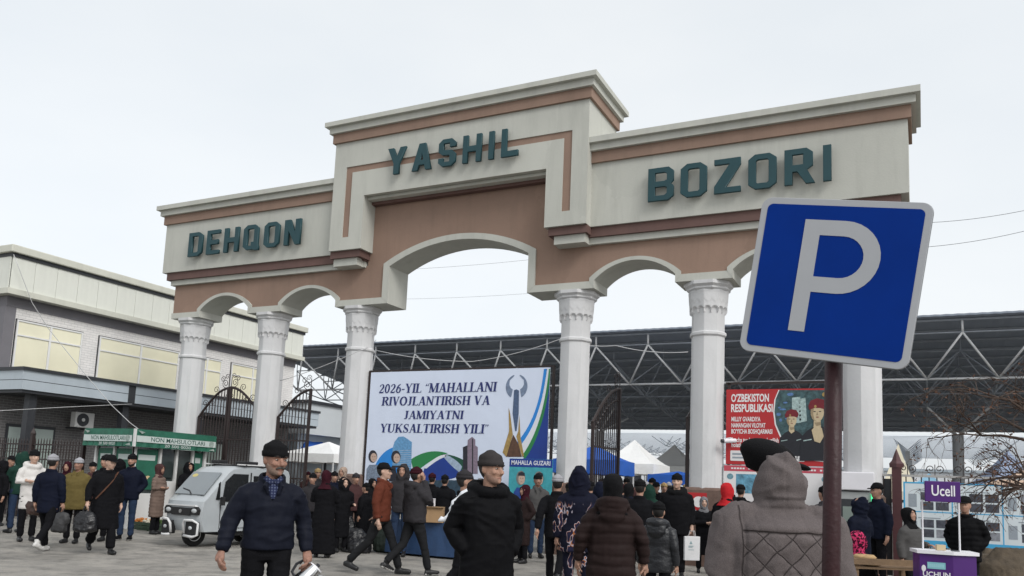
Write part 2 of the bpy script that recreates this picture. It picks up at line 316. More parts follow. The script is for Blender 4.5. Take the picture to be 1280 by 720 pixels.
# letters
G={'D':[[(0,0),(0.45,0),(0.62,0.14),(0.62,0.86),(0.45,1),(0,1)],[(0.165,0.15),(0.415,0.15),(0.455,0.19),(0.455,0.81),(0.415,0.85),(0.165,0.85)]],
'E':[[(0,0),(0.56,0),(0.56,0.15),(0.165,0.15),(0.165,0.41),(0.5,0.41),(0.5,0.59),(0.165,0.59),(0.165,0.85),(0.56,0.85),(0.56,1),(0,1)]],
'H':[[(0,0),(0.165,0),(0.165,0.4),(0.465,0.4),(0.465,0),(0.63,0),(0.63,1),(0.465,1),(0.465,0.59),(0.165,0.59),(0.165,1),(0,1)]],
'O':[[(0.15,0),(0.47,0),(0.62,0.14),(0.62,0.86),(0.47,1),(0.15,1),(0,0.86),(0,0.14)],[(0.205,0.15),(0.165,0.19),(0.165,0.81),(0.205,0.85),(0.415,0.85),(0.455,0.81),(0.455,0.19),(0.415,0.15)]],
'Q':[[(0.15,0),(0.44,0),(0.5,-0.04),(0.66,-0.04),(0.66,0.1),(0.62,0.16),(0.62,0.86),(0.47,1),(0.15,1),(0,0.86),(0,0.14)],[(0.205,0.15),(0.165,0.19),(0.165,0.81),(0.205,0.85),(0.415,0.85),(0.455,0.81),(0.455,0.3),(0.34,0.3),(0.34,0.15)]],
'N':[[(0,0),(0.165,0),(0.165,0.58),(0.455,0),(0.64,0),(0.64,1),(0.44,1),(0.44,0.42),(0.22,1),(0,1)]],
'Y':[[(.24,0),(.44,0),(.44,.4),(.68,1),(.47,1),(.34,.63),(.21,1),(0,1),(.24,.4)]],
'A':[[(0,0),(.2,0),(.25,.2),(.45,.2),(.5,0),(.7,0),(.46,1),(.24,1)],[(.29,.37),(.35,.68),(.41,.37)]],
'S':[[(0,0.14),(0.14,0),(0.46,0),(0.6,0.14),(0.6,0.44),(0.47,0.57),(0.165,0.6),(0.165,0.85),(0.4,0.85),(0.4,0.7),(0.6,0.7),(0.6,0.86),(0.46,1),(0.14,1),(0,0.86),(0,0.54),(0.13,0.42),(0.4,0.4),(0.4,0.15),(0.165,0.15),(0.165,0.3),(0,0.3)]],
'I':[[(0,0),(0.165,0),(0.165,1),(0,1)]],'L':[[(0,0),(0.55,0),(0.55,0.19),(0.165,0.19),(0.165,1),(0,1)]],
'B':[[(0,0),(0.5,0),(0.62,0.12),(0.62,0.42),(0.55,0.5),(0.62,0.58),(0.62,0.88),(0.5,1),(0,1)],[(0.165,0.145),(0.165,0.42),(0.4,0.42),(0.465,0.39),(0.465,0.2),(0.4,0.145)],[(0.165,0.58),(0.165,0.855),(0.4,0.855),(0.465,0.8),(0.465,0.61),(0.4,0.58)]],
'Z':[[(0,0),(0.6,0),(0.6,0.15),(0.25,0.15),(0.6,0.8),(0.6,1),(0,1),(0,0.85),(0.36,0.85),(0,0.2)]],
'R':[[(0,0),(0.165,0),(0.165,0.36),(0.27,0.36),(0.455,0),(0.64,0),(0.47,0.4),(0.6,0.5),(0.6,0.87),(0.47,1),(0,1)],[(0.165,0.54),(0.165,0.85),(0.415,0.85),(0.4,0.8),(0.4,0.56),(0.415,0.54)]]}
def gate_word(word,x0,x1,z0,h,y,wx=1.0):
    ws=[max(p[0] for p in G[c][0])*h*wx for c in word]; gap=((x1-x0)-sum(ws))/(len(word)-1); x=x0
    for c,w in zip(word,ws):
        me=contour_mesh([[(a*h*wx,b*h) for a,b in k] for k in G[c]],TEAL,.035,.004)
        link(me,'letter',gate,frame((x,y,z0))); x+=w+gap
gate_word('DEHQON',-9.6,-5.1,8.29,.76,-.80,1.22); gate_word('YASHIL',-1.93,2.03,9.82,.74,-1.10,1.15); gate_word('BOZORI',5.35,9.37,8.30,.79,-.80,1.22)
# ------------------------------------------------------------------ building left of the gate
CLAD=mat('cream_cladding',(.66,.67,.61),.6,.06,1.0,streak=.12)
CLAD2=mat('cream_ledge',(.55,.55,.48),.6,.08,1.0,streak=.15)
DARKM=mat('dark_trim',(.03,.032,.037),.5,.2,4)
PURP=mat('grey_frieze',(.17,.165,.18),.8,.15,1.2,.1,30)
LBRICK=brick_mat('pale_brick',(.76,.74,.72),(.70,.68,.665),(.56,.55,.54),1,'YZ',.25,.085,.008)
GBRICK=brick_mat('grey_brick',(.13,.125,.125),(.10,.097,.097),(.20,.2,.2),1,'YZ',.25,.085,.008)
GBRICK2=brick_mat('grey_brick_end',(.13,.125,.125),(.10,.097,.097),(.20,.2,.2),1,'XZ',.25,.085,.008)
BLIND=mat('yellow_blind_glass',(.78,.745,.56),.18,.08,.8,spec=.6,coat=.6)
WFRAME=mat('white_pvc',(.72,.72,.71),.4,.05,3)
BLUEB=mat('pale_blue_fascia',(.40,.45,.49),.5,.06,1.5,streak=.1)
PALEG=mat('pale_green_glass',(.30,.36,.33),.15,.1,1,spec=.6,coat=.5)
bld=thing('market_hall','two storey building with cream cladding and yellow windows behind the kiosk','building',(-15.5,0,0))
fX=lambda a,b,d:(d,a,b)
w=MB(); w.box(-9,-2.62,4.0,0,11.1,7.0); w.build('upper_wall',LBRICK,bld)
w=MB(); w.box(-9,-2.6,0,-.05,11.0,4.0); w.build('ground_floor_wall',[GBRICK],bld)
MB().box(-8.9,-2.68,6.98,.05,11.15,7.02).build('soffit',PURP,bld)
MB().box(-9,-2.7,6.68,.03,11.12,6.99).build('frieze',PURP,bld)
MB().box(-9.05,-2.72,4.4,.025,-2.36,6.67).build('corner_pilaster',PURP,bld)
MB().box(-9.2,-2.95,7.02,.42,11.3,7.2).build('ledge',CLAD2,bld); MB().box(-9.2,-2.85,7.2,.28,11.25,8.25).build('parapet_core',DARKM,bld)
me=MB().box(0,.006,0,.03,.776,1.045).mesh('cladding_panel',CLAD)
y=-2.85
while y<11.1: o=link(me,'cladding_panel',bld); o.location=(.29,y,7.205); y+=.782
me=MB().box(.0,0,0,.776,.03,1.045).mesh('cladding_panel',CLAD)
for i in range(4): o=link(me,'cladding_panel',bld); o.location=(.28-.782*(i+1),-2.885,7.205)
MB().box(-9.2,-2.9,8.25,.36,11.28,8.37).build('dark_line',DARKM,bld); MB().box(-9.25,-3.0,8.37,.46,11.36,8.62).build('parapet_cap',CLAD2,bld,bevel=.03)
def bwin(y0,y1,z0=4.58,z1=6.33,zt=5.8,mids=1):
    f=MB(); t=.05
    f.box(.0,y0,z0,.03,y1,z1).build('reveal',DARKM,bld)
    fr=MB(); fr.box(.03,y0+.03,z0,.07,y0+.03+t,z1-.03); fr.box(.03,y1-.03-t,z0,.07,y1-.03,z1-.03); fr.box(.03,y0+.08,z1-.08,.07,y1-.08,z1-.03); fr.box(.03,y0+.08,z0,.07,y1-.08,z0+.05)
    ym=(y0+y1)/2; fr.box(.035,ym-.035,z0+.05,.075,ym+.035,z1-.08); fr.box(.033,y0+.08,zt-.025,.073,ym-.035,zt+.025); fr.box(.033,ym+.035,zt-.025,.073,y1-.08,zt+.025)
    wf=fr.build('window',WFRAME,bld)
    for a,b in ((y0+.085,ym-.04),(ym+.04,y1-.085)):
        for c,d in ((z0+.055,zt-.03),(zt+.03,z1-.085)): MB().box(.032,a,c,.045,b,d).build('pane',BLIND,wf)
for a,b in ((-2.33,.1),(.72,4.35),(4.95,6.6),(7.1,9.7)): bwin(a,b)
# projecting canopy over the ground floor
MB().box(-8,-2.9,3.8,1.65,11.0,3.9).build('canopy_soffit',DARKM,bld)
for z0,z1 in ((3.9,4.19),(4.21,4.5)):
    for a,b in ((-2.95,.86),(1.16,11.05)): MB().box(-8,a,z0,1.7,b,z1).build('canopy_fascia',BLUEB,bld)
MB().box(-7.98,-2.93,3.9,1.68,11.03,4.5).build('canopy_core',DARKM,bld); MB().box(-8.05,-3.0,4.5,1.76,11.1,4.6).build('canopy_edge',DARKM,bld)
for y in (-2.5,.9,4.3,7.7): MB().box(1.2,y,0,1.45,y+.25,3.8).build('pillar',DARKM,bld)
for x in (-5,-2): MB().box(x,-2.85,0,x+.25,-2.6-.02,3.8).build('pillar',DARKM,bld)
for y0,y1 in ((-2.2,-.5),(1.5,3.9),(4.8,7.4)):
    f=MB(); f.box(-.05,y0,1.0,-.02,y1,2.9); wf=f.build('window',DARKM,bld); MB().box(-.02,y0+.08,1.08,-.005,y1-.08,2.8).build('pane',PALEG,wf)
for x in (-4.6,-1.7):
    f=MB(); f.box(x,-2.63,1.0,x+1.5,-2.598,2.9); wf=f.build('window',DARKM,bld); MB().box(x+.08,-2.645,1.08,x+1.42,-2.632,2.8).build('pane',PALEG,wf)
ac=thing('air_conditioner','white air conditioner outdoor unit with round fan under the building canopy','air conditioner',(-14.95,.1,2.95))
ACW=mat('ac_white',(.55,.55,.54),.5,.08,3)
MB().box(-.2,-.36,0,.06,.36,.52).build('casing',ACW,ac,bevel=.015)
fx=MB(); fx.tube([(.06,-.08,.26),(.085,-.08,.26)],.22,24); fx.build('fan_grille',DARKM,ac); fx=MB(); fx.tube([(.085,-.08,.26),(.1,-.08,.26)],.06,14); fx.build('fan_hub',ACW,ac)
br=MB(); br.box(-.5,-.3,-.05,.05,-.26,-.003); br.box(-.5,.26,-.05,.05,.3,-.003); br.build('bracket',DARKM,ac)
# lower annex further back
an=thing('market_annex','low pale blue shop building with red sign letters seen behind the iron gate','building',(-15.6,11.6,0))
MB().box(-8,0,0,.2,6,3.6).build('wall',BLUEB,an); MB().box(-8.2,-.1,3.6,.7,6.6,5.05).build('fascia',mat('annex_fascia',(.50,.53,.55),.6,.06,1),an); MB().box(-8.3,-.2,5.05,.8,6.7,5.2).build('roof_edge',DARKM,an)
MB().box(-8,6,0,1.2,14,3.5).build('far_wing',BLUEB,an); MB().box(-8,5.9,3.5,1.5,14.2,3.65).build('roof_edge',DARKM,an)
MB().box(.25,.3,2.75,1.6,8.6,2.86).build('porch_roof',DARKM,an)
RED=mat('red_sign',(.42,.03,.03),.5,.1,5)
_f=frame((.705,0,0),(0,1,0))
for y_ in (2.6,3.15): flat([rect(y_,3.95,y_+.09,4.4),rect(y_+.09,4.31,y_+.27,4.4),rect(y_+.27,3.95,y_+.36,4.4)],RED,an,_f,.002,'sign_mark',.02)
for y in (.5,2.5,4.5,6.5,8.4): MB().box(1.45,y,0,1.53,y+.08,2.75).build('post',DARKM,an)
# ------------------------------------------------------------------ big dark space-frame roof behind the gate
SHEET=mat('dark_roof_sheet',(.24,.275,.33),.6,.12,.6); STEEL=mat('grey_steel_tube',(.58,.59,.60),.45,.15,3); STEELD=mat('dark_steel_tube',(.25,.275,.31),.5,.2,3)
mk=thing('market_canopy','huge dark sheet metal roof on a steel space frame behind the gate','canopy',(0,20,0))
RX0,RX1=-26.5,34.0; RZ=lambda y:9.5-3.0*y/25
cs=MB(); n=int((RX1-RX0)/.22); vs=[];fs=[]
for i in range(n+1):
    x=RX0+(RX1-RX0)*i/n; dz=.008*(1 if i%2 else -1)
    vs+=[(x,0,9.5+dz),(x,25,6.5+dz),(x,0,9.58+dz),(x,25,6.58+dz)]
for i in range(n): a=4*i;b=a+4; fs+=[(a,a+1,b+1,b),(a+2,b+2,b+3,a+3),(a,b,b+2,a+2)]
cs.add(vs,fs); cs.build('roof_sheet',SHEET,mk)
pur=MB()
for j in range(17): y=.3+j*1.5; pur.box(RX0,y,RZ(y)-.12,RX1,y+.05,RZ(y)-.04)
tag(pur.build('purlins',STEELD,mk),kind='stuff')
MOD=2.75; nx=int((RX1-RX0)/MOD); rows=5
def top(i,j): y=.35+j*MOD; return (RX0+.6+i*MOD,y,RZ(y)-.62)
def btm(i,j): y=.35+(j+.5)*MOD; return (RX0+.6+(i+.5)*MOD,y,RZ(y)-2.25)
far=MB()
def strut(a,b,r,single):
    if single: MB().tube([a,b],r,6).build('strut',STEEL,mk,smooth=True)
    else: far.bar(a,b,r*.62)
for j in range(rows):
    for i in range(nx):
        one=(j==0)
        b=btm(i,j)
        for di in (0,1):
            for dj in (0,1): strut(b,top(i+di,j+dj),.05,one and dj==0)
        if i<nx-1: strut(b,btm(i+1,j),.055,one)
        if j<rows-1: far.bar(b,btm(i,j+1),.035)
        far.bar(top(i,j),top(i+1,j),.03)
    for i in range(nx+1):
        t=top(i,j); strut(t,(t[0],t[1],RZ(t[1])-.03),.05,one)
tag(far.build('space_frame',STEELD,mk),kind='stuff')
for (i,j) in ((2,2),(6,2),(9,2),(13,2),(17,2),(20,2)):
    b=[btm(i+a,j+c) for a in (0,1) for c in (0,1)]; cx=sum(p[0] for p in b)/4; cy=sum(p[1] for p in b)/4; zt=5.1
    MB().lathe([(.26,0),(.26,zt)],(cx,cy,0),16).build('column',mat('grey_column',(.30,.31,.32),.7,.1,2),mk,smooth=False)
    for p in b: MB().tube([(cx,cy,zt-.05),p],.055,6).build('branch',STEEL,mk,smooth=True)
# ------------------------------------------------------------------ far translucent roof, white hall
TRANS=bpy.data.materials.new('translucent_sheet'); TRANS.use_nodes=True
_n=TRANS.node_tree.nodes; _l=TRANS.node_tree.links; _p=_n['Principled BSDF']; _p.inputs['Base Color'].default_value=(.8,.82,.84,1); _p.inputs['Roughness'].default_value=.5
_t=_n.new('ShaderNodeBsdfTranslucent'); _t.inputs[0].default_value=(.9,.92,.94,1); _x=_n.new('ShaderNodeMixShader'); _x.inputs[0].default_value=.9
_l.new(_p.outputs[0],_x.inputs[1]); _l.new(_t.outputs[0],_x.inputs[2]); _l.new(_x.outputs[0],_n['Material Output'].inputs[0])
fr=thing('translucent_canopy','far white translucent market roof with dark purlins beyond the dark roof','canopy',(0,46.5,0))
MB().box(-30,0,6.35,45,32,6.38).build('translucent_sheet',TRANS,fr)
pu=MB()
for j in range(26): pu.box(-30,.2+j*1.25,6.28,45,.25+j*1.25,6.32)
tag(pu.build('purlins',STEELD,fr),kind='stuff')
for k in range(12):
    x=-26+k*6; m=MB(); 
    for j in range(13):
        y0=.3+j*2.4; m.bar((x-.9,y0,6.15),(x,y0+1.2,5.4),.025); m.bar((x,y0+1.2,5.4),(x-.9,y0+2.4,6.15),.025); m.bar((x+.9,y0,6.15),(x,y0+1.2,5.4),.025); m.bar((x,y0+1.2,5.4),(x+.9,y0+2.4,6.15),.025)
    m.bar((x,1.5,5.4),(x,30,5.4),.03); m.build('truss',STEELD,fr)
for k in range(6):
    for y in (1,16,31): MB().box(-26.15+k*12,y-.12,0,-25.85+k*12,y+.12,5.3).build('column',mat('grey_column',(.3,.31,.32)),fr)
WH=mat('white_hall_wall',(.82,.83,.85),.7,.05,.5,streak=.08)
hl=thing('white_hall','long white hall beyond the market roofs','building',(0,82,0))
MB().box(-50,0,0,70,12,5.0).build('wall',WH,hl); MB().box(-50.3,-.3,5.0,70.3,12.3,5.3).build('roof_edge',BLUEB,hl)
for k in range(24):
    x=-48+k*5; wf=MB().box(x,-.05,1.6,x+2.2,.02,3.6).build('window',DARKM,hl)
# ------------------------------------------------------------------ tents and stalls behind the gate
TW=mat('white_tent_cloth',(.78,.78,.77),.7,.05,1.5,.3,6,bdist=.05); TB=mat('blue_tent_cloth',(.02,.10,.42),.6,.15,2,.4,6,bdist=.05); TC=mat('cream_tent_cloth',(.68,.62,.48),.7,.08,2,.3,6); TG=mat('grey_blue_tent_cloth',(.22,.27,.38),.7,.1,2); TO=mat('tan_tent_cloth',(.50,.36,.27),.7,.12,2)
POLE=mat('white_pole',(.6,.6,.6),.5,.1,5)
def tent(name,label,px,d,w,zt,ze,val,mt,rz=0,dp=None):
    dp=dp or w; t=thing(name,label,'tent',ground(px,d),rz,'market tents behind the gate'); n=8; a,b=w/2,dp/2
    m=MB(); rings=[]
    for k in range(n+1):
        u=k/n; z=ze+(zt-ze)*(1-(1-u)**1.0)*(.75*u+.25) if False else ze+(zt-ze)*(u**1.25); s=1-u*.985
        rings.append([(x*s,y*s,z-.05*math.sin(PI*u)*(0 if abs(x)==a and abs(y)==b else 1)) for x,y in ((-a,-b),(0,-b),(a,-b),(a,0),(a,b),(0,b),(-a,b),(-a,0))])
    vs=[v for r in rings for v in r]; fs=[]
    for k in range(n):
        for j in range(8): fs.append((k*8+j,k*8+(j+1)%8,(k+1)*8+(j+1)%8,(k+1)*8+j))
    fs.append(tuple(n*8+j for j in range(8))); m.add(vs,fs); m.build('roof',mt,t)
    v=MB(); N=24; base=[]
    def per(i):
        q=i/N*4; s=int(q)%4; f=q-int(q); c=[(-a,-b),(a,-b),(a,b),(-a,b)]; p,r=c[s],c[(s+1)%4]; return (p[0]+(r[0]-p[0])*f,p[1]+(r[1]-p[1])*f)
    vs=[];fs=[]
    for i in range(N):
        x,y=per(i); vs+=[(x*1.005,y*1.005,ze+.01),(x*1.01,y*1.01,ze-val-(.03 if i%2 else 0))]
    for i in range(N): j=(i+1)%N; fs.append((2*i,2*i+1,2*j+1,2*j))
    v.add(vs,fs); v.build('valance',mt,t)
    for x,y in ((-a,-b),(a,-b),(a,b),(-a,b)): MB().box(x*.98-.025,y*.98-.025,0,x*.98+.025,y*.98+.025,ze).build('leg',POLE,t)
    return t
tent('market_tent','white peaked market tent seen between two gate columns',792,40,2.75,4.05,2.85,.45,TW,R(0))
tent('market_tent','bright blue market tent beside the white peaked tent',742,34,2.6,3.4,2.75,.55,TB)
tent('market_tent','cream steep pointed tent behind the fence post with pyramid cap',1124,33,1.5,3.9,2.0,.3,TC)
tent('market_tent','small light blue tent top behind the scroll fence',1162,36,1.3,2.9,2.4,.3,mat('light_blue_tent',(.25,.45,.6),.7))
tent('market_tent','grey blue tent with steep roof behind the scroll fence',1262,30,2.6,3.6,2.1,.3,TG,R(20))
tent('market_tent','tan low tent roof next to the bare tree',1290,27,3.0,2.9,2.2,.3,TO,R(-10))
tent('market_tent','blue tent behind the iron gate by the pale blue shop',377,40,2.4,4.2,2.7,.4,TB)
tent('market_tent','white market tent with flat valance beyond the iron gate leaf',408,37,3.2,3.2,2.6,.35,TW)
tent('market_tent','cream market tent half hidden by the column near the iron gate',352,43,2.6,4.4,2.7,.35,TC)
tent('market_tent','white market tent deep in the market lane',842,52,3.0,4.6,3.2,.4,TW)
tent('market_tent','blue market tent at the end of the lane by the column',848,37,2.2,2.55,2.35,.4,TB)
# ------------------------------------------------------------------ iron gates
IRON=mat('dark_brown_iron',(.028,.018,.017),.5,.25,8)
def spiral(c,r,turns,a0,sgn,t,n=26):
    return [(c[0]+r*(1-.78*i/n)*math.cos(a0+sgn*turns*2*PI*i/n),t,c[1]+r*(1-.78*i/n)*math.sin(a0+sgn*turns*2*PI*i/n)) for i in range(n+1)]
def iron_leaf(label,loc,rz,w,zl,zr,group=None,tops=True,dense=.115,rail=(.35,1.5,2.6)):
    t=thing('iron_gate_leaf',label,'gate',loc,rz,group)
    H=lambda x:zl+(zr-zl)*math.sin(min(1,max(0,x/w))*PI/2)
    MB().box(0,-.035,.08,.07,.035,H(0)).build('frame_post',IRON,t); MB().box(w-.07,-.035,.08,w,.035,H(w)).build('frame_post',IRON,t)
    MB().tube([(w*i/14,0,H(w*i/14)) for i in range(15)],.04,6).build('top_rail',IRON,t)
    for z in rail: MB().box(.07,-.02,z,w-.07,.02,z+.045).build('rail',IRON,t)
    k=int((w-.14)/dense)
    for i in range(1,k):
        x=.07+(w-.14)*i/k; b=MB().box(x-.011,-.011,.1,x+.011,.011,H(x)-.02)
        z=H(x)-.35; b.lathe([(.004,0),(.03,.05),(.004,.13)],(x,0,z),4); b.build('bar',IRON,t)
    m=MB()
    for i in range(int(k*.9)):
        x=.1+(w-.2)*(i+.5)/(k*.9); m.tube([(x+.045*math.cos(a*PI/4),0,rail[1]-.06+.045*math.sin(a*PI/4)) for a in range(9)],.007,4)
    m.build('ring_band',IRON,t)
    if tops:
        for f,s in ((.2,1),(.55,1),(.85,-1)):
            x=w*f; MB().tube(spiral((x,H(x)+.17),.13,1.5,-PI/2,s,0),.010,5).build('scroll',IRON,t); MB().tube(spiral((x-.10*s,H(x)-.22),.09,1.4,PI/2,s,0),.009,5).build('scroll',IRON,t)
        x=w*.97; MB().tube([(x,0,H(x)),(x,0,H(x)+.34)],.012,5).build('finial',IRON,t)
        for dx,dz_,r_ in ((-.09,.36,.09),(-.26,.28,.1)): MB().tube(spiral((x+dx,H(x)+dz_),r_,1.3,0,1,0),.009,5).build('scroll',IRON,t)
    return t
iron_leaf('closed iron gate leaf with scrolls beside the bread kiosk',(-9.45,.05,0),0,1.22,3.3,4.22)
l=iron_leaf('closed iron gate leaf mirrored against the second white column',(-7.0,.05,0),PI,1.2,3.5,4.24)
iron_leaf('single iron gate leaf ending in a tall post between the second and third columns',(-6.2,.05,0),0,1.22,3.3,4.12)
iron_leaf('open iron gate leaf swung inward beside the white market tent',(3.78,.1,0),R(84),1.55,3.2,4.2)
iron_leaf('open iron gate leaf seen edge on beside the column with the security camera',(6.12,.1,0),R(78),1.55,3.3,4.2)
# ------------------------------------------------------------------ fences
def post_fence(label,p0,p1,h,step=.13,posts=1.6):
    p0=Vector(p0);p1=Vector(p1); L=(p1-p0).length; rz=math.atan2(p1.y-p0.y,p1.x-p0.x); t=thing('iron_fence',label,'fence',tuple(p0),rz)
    for z in (.25,h-.55,h-.12): MB().box(0,-.02,z,L,.02,z+.04).build('rail',IRON,t)
    bm_=MB().box(-.011,-.011,.1,.011,.011,h); bm_.lathe([(.022,0),(.003,.09)],(0,0,h),4); me=bm_.mesh('bar',IRON); rg=MB().tube([(.05*math.cos(a*PI/4),0,.05*math.sin(a*PI/4)) for a in range(9)],.008,4).mesh('ring',IRON)
    n=int(L/step)
    for i in range(n):
        o=link(me,'bar',t); o.location=(step*(i+.5),0,0); o=link(rg,'ring',t); o.location=(step*(i+1),0,h-.28)
    x=0
    while x<=L+.01:
        m=MB().box(x-.05,-.05,0,x+.05,.05,h+.2); m.lathe([(.085,h+.2),(.085,h+.24),(.004,h+.4)],(x,0,0),4); m.build('post',IRON,t); x+=posts
    return t
post_fence('dark iron picket fence with rings in front of the grey brick building',(-17.2,-3.2,0),(-10.3,-3.2,0),2.3,.13,2.3)
p=onY(1121,600,-.05)
sf=thing('scroll_fence','low iron fence with scroll top carrying a printed notice board','fence',(float(p[0]),-.05,0))
m=MB().box(-.09,-.09,0,.09,.09,2.28,0); m.lathe([(.13,2.28),(.14,2.36),(.09,2.42),(.006,2.66)],(0,0,0),4); m.build('post',mat('maroon_post_paint',(.07,.025,.028),.5,.2,5),sf)
MB().box(-.45,-.02,1.0,5,.02,1.04).build('rail',IRON,sf)
MB().box(-.45,-.025,2.10,5,.025,2.145).build('rail',mat('light_rail',(.4,.39,.38),.5,.2,5),sf)
for i in range(38):
    MB().box(-.4+i*.14,-.01,.1,-.378+i*.14,.01,2.1).build('bar',IRON,sf)
for i in range(9):
    x=.2+i*.5; MB().box(x-.008,-.008,2.145,x+.008,.008,2.36).build('finial',IRON,sf)
    for s_ in (-1,1): MB().tube(spiral((x+s_*.08,2.27),.085,1.3,-PI/2,s_,0),.009,5).build('scroll',IRON,sf)
MB().box(-.42,.03,.1,-.12,.06,2.05).build('dark_panel',DARKM,sf)
# ------------------------------------------------------------------ notice board on the scroll fence
NBW=mat('notice_white',(.62,.68,.71),.5,.04,3); NBB=mat('notice_blue',(.06,.36,.62),.5,.06,3); PH=mat('notice_photo_dark',(.07,.075,.095),.5,.6,14); PH2=mat('notice_photo_grey',(.25,.26,.29),.5,.4,14); TXT=mat('notice_small_print',(.30,.34,.38),.6,.3,90)
x0=float(onY(1129,602,-.14)[0]); zt=float(onY(1129,602,-.14)[2]); zb=.72
nb=thing('notice_board','light blue printed notice board with rows of small photographs on the fence','board',(x0,-.14,zb)); Wn,Hn=3.6,zt-zb
MB().box(0,0,0,Wn,.02,Hn).build('panel',NBW,nb); F=frame((0,0,0))
flat([rect(0,0,Wn,.13),rect(0,Hn-.03,Wn,Hn),rect(0,.13,.03,Hn-.03)]+[rect(x,.13,x+.022,Hn-.03) for x in (.86,1.72,2.58,3.44)]+[rect(.03,.68,.86,.70),rect(.882,.68,1.72,.70),rect(1.742,.68,2.58,.70),rect(2.602,.68,3.44,.70)],NBB,nb,F,.001,'grid_lines')
for q in range(4):
    for r in range(2):
        bx=.88*q*.98+.04; by=.16+r*.54
        flat([rect(bx+.22,by+.40,bx+.62,by+.42),rect(bx+.05,by+.08,bx+.2,by+.34)],TXT,nb,F,.001,'small_print')
        for a,b in ((.27,.22),(.27,.03),(.54,.22),(.54,.03)): flat([rect(bx+a,by+b,bx+a+.23,by+b+.16)],random.choice((PH,PH,PH2)),nb,F,.001,'photograph')
# ------------------------------------------------------------------ people
def vnoise(P,seed=0):
    P=np.asarray(P,float); i=np.floor(P).astype(np.int64); f=P-i; f=f*f*(3-2*f); out=np.zeros(len(P))
    def h(a,b,c):
        n=(a*374761393+b*668265263+c*2147483647+seed*974711)&0xffffffff; n=((n^(n>>13))*1274126177)&0xffffffff; n=(n^(n>>16))&0xffff
        return n/65535.0
    for dx in (0,1):
        for dy in (0,1):
            for dz in (0,1):
                wgt=(f[:,0] if dx else 1-f[:,0])*(f[:,1] if dy else 1-f[:,1])*(f[:,2] if dz else 1-f[:,2]); out+=wgt*h(i[:,0]+dx,i[:,1]+dy,i[:,2]+dz)
    return out*2-1
def remesh(mb,vox,smooth=2):
    """one continuous skin round all the pieces of mb: voxel union, smoothing, material per face from the nearest source face"""
    me=bpy.data.meshes.new('tmp'); me.from_pydata(mb.V,[],mb.F); me.update(); ob=bpy.data.objects.new('tmp',me); COL.objects.link(ob)
    md=ob.modifiers.new('r','REMESH'); md.mode='VOXEL'; md.voxel_size=vox; md.adaptivity=0
    dg=bpy.context.evaluated_depsgraph_get(); ev=bpy.data.meshes.new_from_object(ob.evaluated_get(dg))
    n=len(ev.vertices); co=np.empty(n*3); ev.vertices.foreach_get('co',co); co=co.reshape(-1,3)
    fs=[tuple(p.vertices) for p in ev.polygons]
    ed=np.empty(len(ev.edges)*2,np.int64); ev.edges.foreach_get('vertices',ed); ed=ed.reshape(-1,2)
    bpy.data.objects.remove(ob); bpy.data.meshes.remove(me); bpy.data.meshes.remove(ev)
    cnt=np.bincount(ed.ravel(),minlength=n).astype(float); cnt[cnt==0]=1
    for _ in range(smooth):
        acc=np.zeros_like(co); np.add.at(acc,ed[:,0],co[ed[:,1]]); np.add.at(acc,ed[:,1],co[ed[:,0]]); co=co*.45+.55*acc/cnt[:,None]
    bv=BVHTree.FromPolygons(mb.V,mb.F); mi=[]
    for f in fs:
        c=co[list(f)].mean(0); h=bv.find_nearest(Vector(c)); mi.append(mb.M[h[2]] if h[2] is not None else 0)
    return co,fs,mi
def normals(co,fs):
    F=np.array([f if len(f)==4 else (*f,f[-1]) for f in fs]); a=co[F[:,2]]-co[F[:,0]]; b=co[F[:,3]]-co[F[:,1]]; n=np.cross(a,b); N=np.zeros_like(co)
    for k in range(4): np.add.at(N,F[:,k],n)
    l=np.linalg.norm(N,axis=1); l[l==0]=1; return N/l[:,None]
def skin_obj(name,co,fs,mi,mats,parent):
    me=bpy.data.meshes.new(name); me.from_pydata(co.tolist(),[],fs)
    for m in mats: me.materials.append(m)
    me.polygons.foreach_set('material_index',mi); me.polygons.foreach_set('use_smooth',[True]*len(fs)); me.update(); return link(me,name,parent)
def stack(mb,rings,n=20,m=0):           # rings (cx,cy,cz,rx,ry_front,ry_back)
    vs=[];fs=[]
    for cx,cy,cz,rx,rf,rb in rings:
        for j in range(n):
            t=2*PI*j/n; c,s=math.cos(t),math.sin(t); vs.append((cx+rx*c,cy+(rb if s>0 else rf)*s,cz))
    k=len(rings)
    for i in range(k-1):
        for j in range(n): fs.append((i*n+j,i*n+(j+1)%n,(i+1)*n+(j+1)%n,(i+1)*n+j))
    fs+=[tuple(range(n-1,-1,-1)),tuple((k-1)*n+j for j in range(n))]; mb.add(vs,fs,m)
SKIN=mat('skin_tan',(.36,.205,.145),.58,.25,20,.3,100); SKIN2=mat('skin_ruddy',(.29,.155,.112),.6,.35,22,.4,90); SKIN3=mat('skin_pale',(.48,.31,.235),.55,.1,14,.1,120)
BLK=mat('black_cloth',(.0075,.0075,.009),.85,.25,10,.3,90,spec=.07); BLK2=mat('soft_black_wool',(.008,.008,.009),.95,.25,20,.5,160,spec=.12)
SHOE=mat('black_shoe',(.012,.012,.013),.45,.2,12); SOLE=mat('white_sole',(.55,.54,.52),.6,.15,10)
EYEW=mat('eye_white',(.36,.33,.30),.3,.03,5); EYED=mat('eye_dark',(.015,.01,.008),.2,.05,5); LIP=mat('lip',(.30,.12,.10),.5,.1,20)
GREYH=mat('grey_hair',(.20,.19,.18),.8,.3,60,.5,150); DHAIR=mat('dark_hair',(.012,.010,.009),.6,.25,50,.5,150)
def cloth(name,col,rough=.8,bump=.3,bscale=70,sheen=.12,speck=.12,var=.18): return mat(name,col,rough,var,7,bump,bscale,spec=.07,speck=speck,bdist=.004)
NP=0
